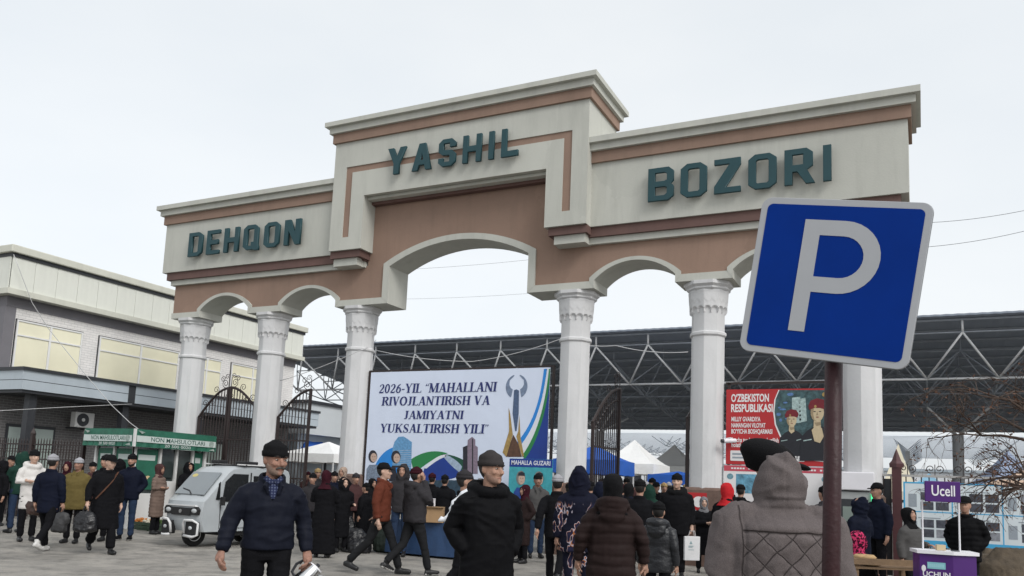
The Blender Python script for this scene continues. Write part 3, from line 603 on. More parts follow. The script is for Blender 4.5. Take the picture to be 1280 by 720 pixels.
def rot(p,c,ax,a):
    p=Vector(p)-Vector(c); return tuple(Matrix.Rotation(a,3,ax)@p+Vector(c))
def hand(mb,wr,d,nrm,scale=1.0,curl=.45,m=0,side=1,fist=False):
    d=Vector(d).normalized(); n=Vector(nrm); n=(n-d*n.dot(d)).normalized(); w=d.cross(n)*side; W_=Vector(wr); k=scale
    c0=W_-d*.02*k
    mb.tube([c0,W_+d*.02*k,W_+d*.05*k,W_+d*.085*k],[(.024*k,.024*k),(.022*k,.034*k),(.02*k,.04*k),(.014*k,.036*k)] if abs(n.z)<2 else .03,10,m)
    for i in range(4):
        L=(.040,.045,.042,.034)[i]*k; b=W_+d*.082*k+w*(1.5-i)*.0195*k; dd=d.copy(); pts=[tuple(b-d*.015*k)]; pts.append(tuple(b)); q=b
        for s,a in ((1,.6),(.68,1.0),(.52,.8)):
            ang=curl*a*(1.0+.12*i); dd=(dd*math.cos(ang)+n*math.sin(ang)).normalized(); q=q+dd*L*s; pts.append(tuple(q))
        mb.tube(pts,[.0095*k,.0098*k,.009*k,.0084*k,.0062*k],7,m)
    b=W_+d*.022*k+w*.028*k; t=(d*.62+w*.62+n*.45).normalized(); q=b+t*.042*k; t2=(t*.85+n*.5+d*.25).normalized(); q2=q+t2*.03*k; q3=q2+(t2+d*.3).normalized()*.024*k
    mb.tube([tuple(b-t*.01*k),tuple(b),tuple(q),tuple(q2),tuple(q3)],[.012*k,.0145*k,.0115*k,.0105*k,.007*k],7,m)
def person(label,pos,h,face,**K):
    """face: degrees; 0 looks at the camera, +90 looks to the picture's right, 180 back view"""
    global NP; NP+=1; g=K.get; s=h/1.78
    base=toward_cam(pos)+PI/2; rz=base+R(face)
    t=thing('person',label,'person',pos,rz,'people in the market square'); vox=g('vox',.015); fine=vox<.011
    skin=g('skin',SKIN); jk=g('jacket',BLK); tr=g('trousers',BLK); sh=g('shoes',SHOE); inn=g('inner',BLK); mats=[skin,tr,sh,inn,SOLE]
    wd=g('build',1.0); lean=g('lean',0)
    # --- legs
    st=g('stride',0); la,ra=st,-st; lk=g('lknee',.55 if st<0 else .08) if st else .03; rk=g('rknee',.55 if st>0 else .08) if st else .03
    legs={}
    for sx,a,k in ((1,la,lk),(-1,ra,rk)):
        hip=Vector((sx*.095,0,.93)); kn=hip+Vector((sx*.01,-math.sin(a)*.43,-math.cos(a)*.43)); b=a-k; an=kn+Vector((0,-math.sin(b)*.42,-math.cos(b)*.42)); legs[sx]=(hip,kn,an,b)
    low=min(l[2].z for l in legs.values()); dz=.085-low
    B=MB()
    flare=g('flare',1.0); sk=g('skirt')
    for sx,(hip,kn,an,b) in legs.items():
        o=Vector((0,0,dz)); hip,kn,an=hip+o,kn+o,an+o
        top=hip+Vector((0,0,.06)); cf=.062*flare
        B.tube([top,hip,hip.lerp(kn,.5),kn,kn.lerp(an,.45),kn.lerp(an,.92)],[.085,.094*wd,.082*wd,.066,max(.06,cf*.98),cf],12,1)
        B.tube([kn.lerp(an,.9),an],[.045,.04],8,2)
        tilt=0 if an.z<.1 else min(.9,(an.z-.085)*3.2)
        fdir=Vector((sx*.12,-math.cos(tilt),-math.sin(tilt))).normalized(); hl=an+Vector((0,.05,-.035)); 
        B.tube([hl-fdir*.015,hl+fdir*.05,hl+fdir*.13,hl+fdir*.21,hl+fdir*.245],[(.035,.03),(.05,.042),(.043,.046),(.032,.044),(.02,.03)],10,2)
        z0=Vector((0,0,-.033)); B.tube([hl-fdir*.02+z0,hl+fdir*.12+z0,hl+fdir*.235+z0],[(.014,.034),(.014,.047),(.012,.038)],8,4 if g('whitesole') else 2)
    stack(B,[(0,0,.84+dz,.15*wd,.10,.11),(0,0,.93+dz,.165*wd,.105,.12),(0,0,1.05+dz,.155*wd,.10,.10),(0,0,1.12+dz,.15*wd,.10,.10)],16,1)
    stack(B,[(0,0,1.08+dz,.145*wd,.09,.09),(0,0,1.25+dz,.16,.1,.1),(0,.005,1.40+dz,.165,.085,.09),(0,.01,1.47+dz,.10,.06,.07)],16,3)
    # --- head
    zc=1.545+dz; hd=MB(); hb=MB()
    HS=[(0,-.022,0,.026,.046,.03),(0,-.02,.014,.044,.062,.055),(0,-.012,.04,.057,.077,.07),(0,-.004,.075,.067,.083,.088),(0,0,.105,.072,.083,.10),(0,.004,.135,.0755,.088,.104),(0,.006,.165,.0755,.086,.102),(0,.008,.195,.067,.073,.09),(0,.01,.219,.047,.05,.062),(0,.01,.231,.02,.02,.026)]
    fs_=g('jaw',1.0)
    stack(hd,[(cx,cy,zc-.02+z,rx*(fs_ if z<.08 else 1),rf,rb) for cx,cy,z,rx,rf,rb in HS],20,0)
    hz=zc-.02
    hd.tube([(0,-.080,hz+.128),(0,-.098,hz+.100),(0,-.113,hz+.078),(0,-.092,hz+.068)],[.009,.012,.0155,.010],8,0)
    for sx in (1,-1):
        hd.ball((sx*.014,-.094,hz+.074),.0095,8,0); hd.ball((sx*.077,.012,hz+.10),(.011,.02,.032),8,0)
        hd.ball((sx*.036,-.066,hz+.085),(.028,.024,.024),8,0); hd.tube([(sx*.012,-.088,hz+.133),(sx*.036,-.084,hz+.137),(sx*.06,-.062,hz+.128)],[.008,.010,.007],6,0)
    hd.tube([(-.024,-.080,hz+.046),(0,-.088,hz+.048),(.024,-.080,hz+.046)],[.005,.0075,.005],6,0); hd.tube([(-.02,-.079,hz+.036),(0,-.086,hz+.034),(.02,-.079,hz+.036)],[.005,.008,.005],6,0); hd.ball((0,-.08,hz+.014),(.02,.016,.016),8,0)
    hy,hp=R(g('head_yaw',0)),R(g('head_pitch',0)); piv=(0,.01,hz-.02)
    HKs=g('head',1.07)
    def HT(p): p=tuple(piv[k]+(p[k]-piv[k])*HKs for k in range(3)); return rot(rot(p,piv,'X',hp),piv,'Z',hy)
    hd.V=[HT(v) for v in hd.V]
    B.add(hd.V,hd.F,0); B.tube([(0,.022,1.40+dz),(0,.015,1.49+dz),HT((0,.008,hz+.05))],[.07,.057,.056],12,0)
    # --- arms
    A=MB(); HAND=[]
    sleeve=g('sleeve',1.0); shw=g('shoulder',.178)*wd**.5
    for sx,pose in ((1,g('larm','down')),(-1,g('rarm','down'))):
        Sh=Vector((sx*shw,.01,1.415+dz)); fw_=Vector((0,-1,0)); curl=.42; nrm=Vector((-sx,0,0)); hdir=None; show=True
        if isinstance(pose,tuple): el=Sh+Vector((sx*pose[0][0],pose[0][1],pose[0][2])); wr=el+Vector((sx*pose[1][0],pose[1][1],pose[1][2])); curl=pose[2] if len(pose)>2 else .5
        elif pose=='down': el=Sh+Vector((sx*.065,.03,-.27)); wr=el+Vector((sx*.01,-.05,-.235))
        elif pose=='out': el=Sh+Vector((sx*.12,.03,-.25)); wr=el+Vector((sx*.02,-.07,-.23))
        elif pose=='fwd': el=Sh+Vector((sx*.06,-.09,-.26)); wr=el+Vector((-sx*.01,-.15,-.19))
        elif pose=='back': el=Sh+Vector((sx*.07,.12,-.25)); wr=el+Vector((sx*.02,.05,-.235))
        elif pose=='pocket': el=Sh+Vector((sx*.10,.09,-.26)); wr=el+Vector((-sx*.085,-.13,-.17)); show=False
        elif pose=='phone': el=Sh+Vector((sx*.11,-.12,-.23)); wr=Vector((sx*.115,-.07,1.57+dz)); hdir=Vector((-.1*sx,.2,.9)); nrm=Vector((-sx,.1,0)); curl=.6
        elif pose=='fold': el=Sh+Vector((sx*.09,-.04,-.26)); wr=Vector((-sx*.03,-.20,1.17+dz)); hdir=Vector((-sx,0,.1)); nrm=Vector((0,1,0))
        elif pose=='hold': el=Sh+Vector((sx*.06,.02,-.27)); wr=el+Vector((-sx*.05,-.22,.0)); hdir=Vector((-sx*.2,-1,.1)); nrm=Vector((0,0,-1)); curl=.7
        elif pose=='behind': el=Sh+Vector((sx*.1,.13,-.24)); wr=Vector((sx*.03,.20,.98+dz)); show=False
        if hdir is None: hdir=(wr-el)
        r=1.0*sleeve*(wd**.5)
        A.tube([Sh+Vector((-sx*.10,0,.0)),Sh+Vector((-sx*.04,0,-.012)),Sh+Vector((sx*.012,0,-.05)),Sh.lerp(el,.5),el,el.lerp(wr,.5),el.lerp(wr,.98)],[.05*r,.066*r,.078*r,.075*r,.066*r,.06*r,.05*r],12,0)
        if fine: A.tube([el.lerp(wr,.93),el.lerp(wr,1.04)],[.047*r,.042*r],12,0)
        B.tube([Sh,el,wr],[.045,.04,.028],8,3); 
        if show: hand(B,wr+Vector(hdir).normalized()*.012,hdir,nrm,1.0,curl,0,sx)
        HAND.append((wr,Vector(hdir).normalized()))
    # --- jacket / coat
    J=MB(); hem=g('hem',.84)+dz; bw=wd*g('bulk',1.0); hemw=g('hemw',.185)*bw
    rings=[(0,.0,hem,hemw,.125*bw,.135*bw),(0,0,hem+.05,hemw*1.01,.13*bw,.14*bw)]
    if hem-dz<.7: rings.append((0,0,(hem+1.0+dz)/2,(hemw+.185*bw)/2,.13*bw,.14*bw))
    rings+=[(0,.0,1.0+dz,.188*bw,.135*bw,.135*bw),(0,0,1.15+dz,.185*bw,.133*bw,.128*bw),(0,.003,1.28+dz,.198*bw,.133*bw,.135*bw),(0,.008,1.37+dz,.198*bw**.5,.115*bw,.125*bw),(0,.012,1.42+dz,.165*bw**.5,.092,.105),(0,.016,1.458+dz,.118,.078,.088),(0,.018,1.50+dz,.078,.068,.072)]
    stack(J,rings,24,0); J.add(A.V,A.F,0)
    col=g('collar','band')
    if col=='band': J.tube([(.085*math.cos(a),.018+.082*math.sin(a),1.495+dz+.012*math.sin(a)) for a in [PI*2*i/16-PI/2 for i in range(17)]],[(.03,.016)]*17,8,0)
    if col=='open':
        ps=[a for a in [-PI/2+.45+(2*PI-.9)*i/15 for i in range(16)]]; J.tube([(.093*math.cos(a),.02+.088*math.sin(a),1.50+dz+.02*math.sin(a)) for a in ps],[(.035,.017)]*16,8,0)
        for sx in (1,-1): J.tube([(sx*.045,-.075,1.47+dz),(sx*.06,-.115,1.43+dz),(sx*.035,-.125,1.37+dz)],[(.03,.018),(.03,.016),(.012,.012)],8,0)
    if col in ('hooddown','fur'): J.tube([(.115*math.cos(a),.035+.115*math.sin(a),1.475+dz+.025*math.sin(a)) for a in [PI*2*i/18-PI/2 for i in range(19)]],[.042 if i in (0,18) else .046+.02*math.sin(PI*i/18) for i in range(19)],10,1 if col=='fur' else 0)
    if col=='hooddown': stack(J,[(0,.15,1.29+dz,.05,.03,.03),(0,.155,1.36+dz,.12,.05,.045),(0,.14,1.44+dz,.14,.06,.055),(0,.11,1.50+dz,.11,.05,.05)],16,0)
    if g('hoodup'):
        hw_=g('hoodw',1.0); hr=[(0,.02,-.085,.122*hw_,.10,.115),(0,.012,-.045,.116*hw_,.09,.115),(0,.008,.0,.122*hw_,.082,.128),(0,.010,.055,.122*hw_,.08,.14),(0,.014,.11,.113*hw_,.08,.146),(0,.02,.16,.095*hw_,.076,.138),(0,.03,.20,.071*hw_,.066,.118),(0,.04,.23,.046*hw_,.05,.088),(0,.042,.245,.032*hw_,.038,.066)]
        hm=MB(); stack(hm,[(a,b,hz+c,d,e,f) for a,b,c,d,e,f in hr],22,0); 
        hm.tube([(.092*math.cos(a),-.062-.012*abs(math.sin(a)),hz+.085+.125*math.sin(a)) for a in [2*PI*i/18 for i in range(19)]],.018,8,0); hm.V=[HT(v) for v in hm.V]; J.add(hm.V,hm.F,0)
    co,fs,mi=remesh(J,vox*g('jvox',1.0),3)
    N=normals(co,fs); sd=NP*13; am=g('wrinkle',.010); q=co.copy(); q[:,2]-=dz
    wv=q*np.array([7,7,15.])+vnoise(q*4,sd)[:,None]*1.2; d1=1-2*np.abs(vnoise(wv,sd+1)); wv2=q*np.array([16,16,30.]); d2=vnoise(wv2,sd+2); d3=vnoise(q*5,sd+3)
    D=am*(.55*d1+.3*d2+.6*d3)
    if g('hoodup'): D+=np.where(q[:,2]>1.5,g('hoodwr',.010)*(1-2*np.abs(vnoise(q*np.array([11,11,9.])+vnoise(q*5,sd+21)[:,None]*1.5,sd+20))),0)
    qu=g('quilt')
    if qu=='rows':
        u=(q[:,2]+.012*vnoise(q*6,sd+5))/g('row',.085); f=np.abs(u-np.round(u)); D+=g('qamp',1)*(.010*np.minimum(1,f*3.2)-.009)+.003*vnoise(q*np.array([30,30,8.]),sd+6)
    if g('hoodup') and fine: D-=.006*np.exp(-(q[:,0]/.005)**2)*(q[:,2]>1.5)*(q[:,1]>0)
    if qu=='diamond':
        a=(q[:,0]+q[:,2]*.95)/.125; b=(q[:,0]-q[:,2]*.95)/.125; f=np.minimum(np.abs(a-np.round(a)),np.abs(b-np.round(b)))*1.0; lowm=(q[:,2]<1.33)&(q[:,2]>.4)&(np.abs(q[:,0])<.21)
        D+=np.where(lowm,.006*np.minimum(1,f*5)-.004,0)
        D-=.011*np.exp(-((q[:,2]-1.335)/.008)**2)*(np.abs(q[:,0])<.215)
        c=q[:,0]/.075; D-=.003*np.exp(-((c-np.round(c))*.075/.006)**2)*((q[:,2]>1.34)&(q[:,2]<1.5))
        D-=.007*np.exp(-((np.abs(q[:,0])-.205)/.008)**2)*(q[:,2]<1.5)
    if g('zip',fine): D-=.006*np.exp(-(q[:,0]/.006)**2)*(q[:,1]<0)*(q[:,2]<1.5)
    co=co+N*D[:,None]
    jname='dress' if hem-dz<.3 else ('coat' if hem-dz<.72 else 'jacket')
    jo=skin_obj(jname,co,fs,mi,[jk,g('fur_mat',BLK2)],t)
    co,fs,mi=remesh(B,vox,2)
    N=normals(co,fs); q=co; lg=np.array([q[:,2]<1.0+dz]).ravel()&(q[:,2]>.14); D=np.where(lg,.006*(1-2*np.abs(vnoise(q*np.array([9,9,20.]),sd+8)))+.004*vnoise(q*14,sd+9),0); co=co+N*D[:,None]
    skin_obj('body',co,fs,mi,mats,t)
    # --- headgear and hair
    def cap_rings(off,z0,sq=1.0): return [(cx,cy,hz+z,rx+off,rf+off,rb+off) for cx,cy,z,rx,rf,rb in HS if z>=z0]
    hat=g('hat','beanie'); hm=g('hat_mat',BLK2); H=MB()
    def interp(z):
        for a,b in zip(HS,HS[1:]):
            if a[2]<=z<=b[2]: u=(z-a[2])/(b[2]-a[2]); return tuple(a[k]+(b[k]-a[k])*u for k in range(6))
        return HS[-1]
    def hring(z,off,dy=0,dzz=0): a=interp(min(z,.231)); return (a[0],a[1]+dy,hz+z+dzz,a[3]+off,a[4]+off,a[5]+off)
    if hat=='beanie':
        z0=g('hat_z',.140); rr=[hring(z0,.006),hring(z0,.0135),hring(z0+.035,.0155),hring(z0+.042,.010)]
        rr+=[hring(z,.012+.02*max(0,(z-.18))/.05) for z in (.185,.20,.214)]; a=interp(.214); zt=hz+.214
        rr+=[(0,.012,zt+.022,a[3]*.80,a[4]*.78,a[5]*.82),(0,.014,zt+.036,a[3]*.5,a[4]*.5,a[5]*.5),(0,.014,zt+.042,a[3]*.15,.008,.01)]
        stack(H,rr,36,0)
        H.V=[((x*(1+.018*math.sin(18*math.atan2(y,x))),y*(1+.018*math.sin(18*math.atan2(y,x))),z) if True else 0) for x,y,z in H.V]
    elif hat=='cap':
        stack(H,[hring(.145,.006),hring(.145,.012),hring(.175,.016),hring(.205,.016),(0,.012,hz+.236,.055,.06,.07),(0,.012,hz+.246,.02,.02,.02)],24,0)
        H.tube([(0,-.085,hz+.15),(0,-.125,hz+.146),(0,-.158,hz+.136)],[(.008,.07),(.007,.066),(.004,.035)],10,0)
    elif hat=='flatcap':
        stack(H,[hring(.13,.006,.004),hring(.13,.014,.004),hring(.155,.02,.006)],28,0); H.ball((0,.02,hz+.165),(.122,.145,.088),24,0); H.ball((0,-.12,hz+.145),(.08,.075,.02),18,0); H.V=[(x,y,z+(.28*(y) if z>hz+.12 else 0)) for x,y,z in H.V]
    elif hat=='fur':
        stack(H,[hring(.12,.012,.005),hring(.12,.045,.005),hring(.16,.06,.006),(0,.01,hz+.21,.135,.14,.15),(0,.01,hz+.245,.12,.125,.135),(0,.01,hz+.262,.07,.075,.08)],40,0)
        for sx in (1,-1): stack(H,[(sx*.09,.02,hz+.05,.02,.035,.04),(sx*.10,.02,hz+.10,.035,.05,.055),(sx*.105,.02,hz+.17,.035,.055,.06)],14,0)
    elif hat=='scarf':
        full=[(0,.03,-.13,.165,.10,.125),(0,.02,-.085,.13,.095,.105),(0,.012,-.035,.092,.076,.098),(0,.008,.01,.083,.055,.10),(0,.008,.06,.088,.052,.112),(0,.01,.11,.092,.058,.12),(0,.012,.155,.093,.078,.12),(0,.014,.19,.084,.085,.11),(0,.014,.22,.064,.066,.085),(0,.014,.24,.03,.03,.045)]
        stack(H,[(a,b,hz+c,d,e,f) for a,b,c,d,e,f in full],28,0)
        for sx in (1,-1): H.tube([(0,-.062,hz+.19),(sx*.045,-.075,hz+.165),(sx*.075,-.06,hz+.10),(sx*.068,-.055,hz+.04),(0,-.07,hz-.03)],[.014,.018,.018,.018,.02],8,0)
    elif hat=='hair':
        stack(H,[hring(.10,-.004,.012),hring(.12,.004,.01),hring(.145,.008,.008),hring(.17,.012,.004),hring(.2,.014,.004),(0,.012,hz+.235,.05,.055,.065),(0,.012,hz+.245,.02,.02,.02)],28,0)
        H.V=[(x,y if y>-.05 or z>hz+.15 else -.045,z) for x,y,z in H.V]
    if hat in ('beanie','cap'):
        hh=MB(); stack(hh,[(a[0],a[1]+.006,hz+z,a[3]+(.004 if z>.06 else -.004),.012,a[5]+(.006 if z>.03 else -.006)) for z in (.03,.05,.08,.11,.14,.155) for a in [interp(z)]],24,0); hh.V=[HT(v) for v in hh.V]; hh.build('hair',g('hair',DHAIR),t,smooth=True)
    if hat not in ('none',):
        H.V=[HT(v) for v in H.V]
        if hat in ('fur','scarf'):
            c2,f2,m2=remesh(H,.010,2); N2=normals(c2,f2); amp=.012 if hat=='fur' else .006; c2=c2+N2*(amp*(vnoise(c2*(60 if hat=='fur' else 18),sd)+.6*vnoise(c2*np.array([30,30,30.]),sd+1)))[:,None]
            skin_obj({'fur':'fur_hat','scarf':'headscarf'}[hat],c2,f2,m2,[hm],t)
        else: o=H.build({'beanie':'knitted_hat','cap':'cap','hair':'hair','flatcap':'flat_cap'}[hat],hm,t,smooth=True)
    # --- face details
    if g('facedet',True):
        for sx in (1,-1):
            e=HT((sx*.033,-.0795,hz+.113)); E=MB().ball(e,(.0125,.008,.0048),10,0); 
            gz=HT((sx*.033+g('gaze',0),-.0865,hz+.113)); E.ball(gz,(.0058,.004,.0058),8,1); E.build('eye',[EYEW,EYED],t,smooth=True)
            b=MB(); b.tube([HT((sx*.014,-.0965,hz+.134)),HT((sx*.036,-.0945,hz+.141)),HT((sx*.058,-.073,hz+.135))],[.0035,.005,.003],6); b.build('eyebrow',g('brow',DHAIR),t,smooth=True)
        m=MB(); m.tube([HT((-.022,-.0835,hz+.041)),HT((0,-.0925,hz+.0415)),HT((.022,-.0835,hz+.041))],[.002,.0035,.002],6); m.build('mouth',LIP,t,smooth=True)
    if g('moustache'):
        m=MB(); m.tube([HT((-.034,-.081,hz+.047)),HT((-.015,-.094,hz+.057)),HT((0,-.0985,hz+.059)),HT((.015,-.094,hz+.057)),HT((.034,-.081,hz+.047))],[.005,.010,.009,.010,.005],8); m.build('moustache',g('moustache'),t,smooth=True)
    if g('beard'):
        m=MB(); stack(m,[(0,-.022,hz-.004,.030,.050,.02),(0,-.02,hz+.012,.047,.066,.03),(0,-.013,hz+.032,.0585,.0765,.03),(0,-.006,hz+.060,.066,.0745,.02),(0,-.002,hz+.085,.070,.064,.01)],24,0)
        m.V=[HT(v) for v in m.V]; m.build('stubble',g('beard'),t,smooth=True)
    if g('shirtv'):
        m=MB(); vs=[];n_=10
        for i_ in range(n_+1):
            z=1.335+.155*i_/n_; hw_=.012+.052*(i_/n_)**.8; y=-.148+.062*(i_/n_)**1.6
            for xx in (-1,-.5,0,.5,1): vs.append((xx*hw_,y+.018*xx*xx,z+dz))
        m.add(vs,[(r_*5+c_,r_*5+c_+1,(r_+1)*5+c_+1,(r_+1)*5+c_) for r_ in range(n_) for c_ in range(4)]); m.build('shirt',inn,t,smooth=True)
        for sx in (1,-1): mm=MB(); mm.tube([(sx*.012,-.112,1.455+dz),(sx*.040,-.106,1.475+dz),(sx*.066,-.075,1.505+dz)],[(.022,.006),(.024,.007),(.02,.007)],6); mm.build('shirt_collar',inn,t,smooth=True)
    # skirt under the coat
    if sk:
        k=MB(); stack(k,[(0,0,sk[0]+dz,sk[1],sk[1]*.8,sk[1]*.8),(0,0,(sk[0]+hem-dz)/2+dz,(sk[1]+.17)/2,.14,.14),(0,0,hem+.08,.165,.12,.12)],24,0); c2,f2,m2=remesh(k,.02,2); N2=normals(c2,f2); c2=c2+N2*(.012*np.sin(12*np.arctan2(c2[:,1],c2[:,0])+3*vnoise(c2*3,sd)))[:,None]; skin_obj('skirt',c2,f2,m2,[g('skirt_mat',BLK)],t)
    # scale to height
    t.scale=(s,s,s)
    return t,dict(hands=[(w,d) for w,d in HAND],s=s,dz=dz,hz=hz,HT=HT)
def pplace(px,head,d): return ground(px,d),1.57+(hor(px)-head)*d/FPX
NAVY=cloth('navy_padded_nylon',(.009,.0105,.018),.6,.4,60,.1); BLKN=cloth('black_parka_nylon',(.005,.005,.006),.7,.35,60,.08); GQ=cloth('grey_quilted_fabric',(.115,.098,.097),.8,.35,120,.15,.25)
SHIRT=cloth('checked_shirt',(.05,.06,.12),.8,.2,90)
def shirt_checks(m):
    nt=m.node_tree; N=nt.nodes; L=nt.links; t=N.new('ShaderNodeTexCoord'); w=[]
    for ax in ('X','Z'):
        k=N.new('ShaderNodeTexWave'); k.bands_direction=ax; k.inputs['Scale'].default_value=14; L.new(t.outputs['Object'],k.inputs[0]); w.append(k)
    a=N.new('ShaderNodeMath'); a.operation='ADD'; L.new(w[0].outputs[1],a.inputs[0]); L.new(w[1].outputs[1],a.inputs[1])
    r=N.new('ShaderNodeValToRGB'); r.color_ramp.elements[0].color=(.02,.025,.06,1); r.color_ramp.elements[1].color=(.11,.13,.20,1); r.color_ramp.elements[0].position=.5; h=N.new('ShaderNodeMath'); h.operation='MULTIPLY'; h.inputs[1].default_value=.5; L.new(a.outputs[0],h.inputs[0]); L.new(h.outputs[0],r.inputs[0])
    vm=[n for n in N if n.bl_idname=='ShaderNodeVectorMath'][0]; L.new(r.outputs[0],vm.inputs[0])
shirt_checks(SHIRT)
GBEAN=cloth('charcoal_knit',(.040,.036,.036),.95,.6,110,.3); LGREY=cloth('light_grey_knit',(.30,.30,.32),.95,.5,110,.3); STUB=mat('grey_stubble',(.24,.165,.13),.8,.3,90,.4,200)
def stitches(m):
    # quilting seams: diamond stitching below the yoke, as fine relief with dark thread
    nt=m.node_tree; N=nt.nodes; L=nt.links; p=N['Principled BSDF']; t=N.new('ShaderNodeTexCoord'); wn_=N.new('ShaderNodeTexNoise'); wn_.inputs['Scale'].default_value=5; L.new(t.outputs['Object'],wn_.inputs[0]); w1=N.new('ShaderNodeVectorMath'); w1.operation='SCALE'; w1.inputs['Scale'].default_value=.05; L.new(wn_.outputs[1],w1.inputs[0]); w2=N.new('ShaderNodeVectorMath'); w2.operation='ADD'; L.new(t.outputs['Object'],w2.inputs[0]); L.new(w1.outputs[0],w2.inputs[1]); w3=N.new('ShaderNodeVectorMath'); w3.operation='SUBTRACT'; w3.inputs[1].default_value=(.025,.025,.025); L.new(w2.outputs[0],w3.inputs[0]); s=N.new('ShaderNodeSeparateXYZ'); L.new(w3.outputs[0],s.inputs[0])
    def mth(op,a,b=None,c=None):
        n=N.new('ShaderNodeMath'); n.operation=op
        for k,v in enumerate((a,b,c)):
            if v is None: continue
            if isinstance(v,(int,float)): n.inputs[k].default_value=v
            else: L.new(v,n.inputs[k])
        return n.outputs[0]
    zz=mth('MULTIPLY',s.outputs[2],.95); out=None
    for op in ('ADD','SUBTRACT'):
        v=mth('DIVIDE',mth(op,s.outputs[0],zz),.125); f=mth('ABSOLUTE',mth('SUBTRACT',v,mth('ROUND',v))); out=f if out is None else mth('MINIMUM',out,f)
    ln=mth('SMOOTH_MIN',mth('DIVIDE',out,.045),1.0,.1)
    low=mth('LESS_THAN',s.outputs[2],1.345); inx=mth('LESS_THAN',mth('ABSOLUTE',s.outputs[0]),.215); mk=mth('MULTIPLY',low,inx)
    yk=mth('MINIMUM',mth('DIVIDE',mth('ABSOLUTE',mth('SUBTRACT',s.outputs[2],1.345)),.006),1.0); yk=mth('MAXIMUM',yk,mth('SUBTRACT',1.0,inx))
    sd_=mth('MINIMUM',mth('DIVIDE',mth('ABSOLUTE',mth('SUBTRACT',mth('ABSOLUTE',s.outputs[0]),.217)),.006),1.0); sd_=mth('MAXIMUM',sd_,mth('GREATER_THAN',s.outputs[2],1.46))
    hgt=mth('MULTIPLY',mth('MULTIPLY',mth('ADD',mth('MULTIPLY',ln,mk),mth('SUBTRACT',1.0,mk)),yk),sd_)
    b=N.new('ShaderNodeBump'); b.inputs['Strength'].default_value=.8; b.inputs['Distance'].default_value=.006; L.new(hgt,b.inputs['Height'])
    old=p.inputs['Normal'].links[0].from_socket; L.new(old,b.inputs['Normal']); L.new(b.outputs[0],p.inputs['Normal'])
    vm=[n for n in N if n.bl_idname=='ShaderNodeVectorMath' and n.outputs[0].links and n.outputs[0].links[0].to_node==p][0]; sc=vm.inputs['Scale'].links[0].from_socket; L.new(mth('MULTIPLY',sc,mth('MULTIPLY_ADD',hgt,.62,.38)),vm.inputs['Scale'])
stitches(GQ)
# --- three people near the camera
pos,h=pplace(341,555,7.0)
kman,ki=person('man in navy padded jacket and black knitted hat carrying a steel kettle',pos,h,6,vox=.0085,jvox=1.1,jacket=NAVY,trousers=BLK,inner=SHIRT,shirtv=True,hair=GREYH,collar='open',hem=.93,hemw=.192,build=1.06,bulk=1.03,wrinkle=.011,quilt='rows',row=.10,qamp=.35,skin=SKIN2,hat_mat=BLK2,head_yaw=24,head_pitch=4,larm=((.10,.05,-.26),(.03,-.08,-.235),.95),rarm=((.115,.02,-.26),(.05,-.10,-.23),.75),stride=.12,moustache=mat('dark_grey_hair',(.075,.068,.062),.8,.3,60,.5,150),beard=STUB,brow=DHAIR,sleeve=1.02,zip=True,hat_z=.130,head=1.13,gaze=.002)
pos,h=pplace(613,566,6.9)
person('man in black hooded parka and charcoal knitted hat with hands in pockets',pos,h,22,vox=.0085,jvox=1.1,jacket=BLKN,trousers=BLK,collar='hooddown',hem=.62,hemw=.215,build=1.04,bulk=1.10,wrinkle=.012,hat_mat=GBEAN,head_yaw=26,larm='pocket',rarm='pocket',sleeve=1.08,beard=mat('dark_stubble',(.27,.165,.125),.8,.2,90,.3,200),hat_z=.128,skin=SKIN,zip=True)
pos,h=pplace(973,567,4.3)
person('person seen from behind in grey quilted coat with the hood up',pos,1.85,-162,vox=.009,jvox=.9,jacket=GQ,trousers=BLK,hoodup=True,hat='none',hem=.55,hemw=.24,build=1.28,bulk=1.22,shoulder=.20,quilt='diamond',wrinkle=.009,larm='hold',rarm='hold',sleeve=1.2,facedet=False,head_pitch=6,hoodw=1.36,head=.80,hoodwr=.015,zip=False,collar='band')
# ------------------------------------------------------------------ parking sign on its post
SBLUE=mat('sign_blue_film',(.002,.027,.205),.55,.12,3,spec=.06); SGREY=mat('sign_reflective_grey',(.36,.37,.39),.45,.05,4); SBACK=mat('sign_back_metal',(.30,.31,.32),.45,.1,4,metal=.6); MPOST=mat('maroon_post_enamel',(.030,.009,.011),.5,.25,7,.2,40,spec=.3)
sg=thing('parking_sign','square blue parking sign with white letter P on a dark maroon post','sign',(10.685,-15.12,0))
_y,_r2,_t2=-.035,-.166,.065
rr=Vector((math.cos(_y),math.sin(_y),0)); nn=Vector((math.sin(_y),-math.cos(_y),0)); uu=math.cos(_t2)*Vector((0,0,1))+math.sin(_t2)*nn
Rr=math.cos(_r2)*rr+math.sin(_r2)*uu; Uu=-math.sin(_r2)*rr+math.cos(_r2)*uu
FS=frame((10.68-10.685,-15.177+15.12,2.487),Rr,Uu)
a=.34
m=MB(); m.prism(rrect(-a,-a,a,a,.045,8),lambda x,y,d:(x,y,d),-.004,.006); m.build('plate',SGREY,sg,mtx=FS,bevel=.002)
m=MB(); m.prism(rrect(-a-.002,-a-.002,a+.002,a+.002,.047,8),lambda x,y,d:(x,y,d),-.012,-.004); m.build('back_rim',SBACK,sg,mtx=FS)
flat([rrect(-a+.028,-a+.028,a-.028,a-.028,.024,8)],SBLUE,sg,FS,.0062,'blue_field')
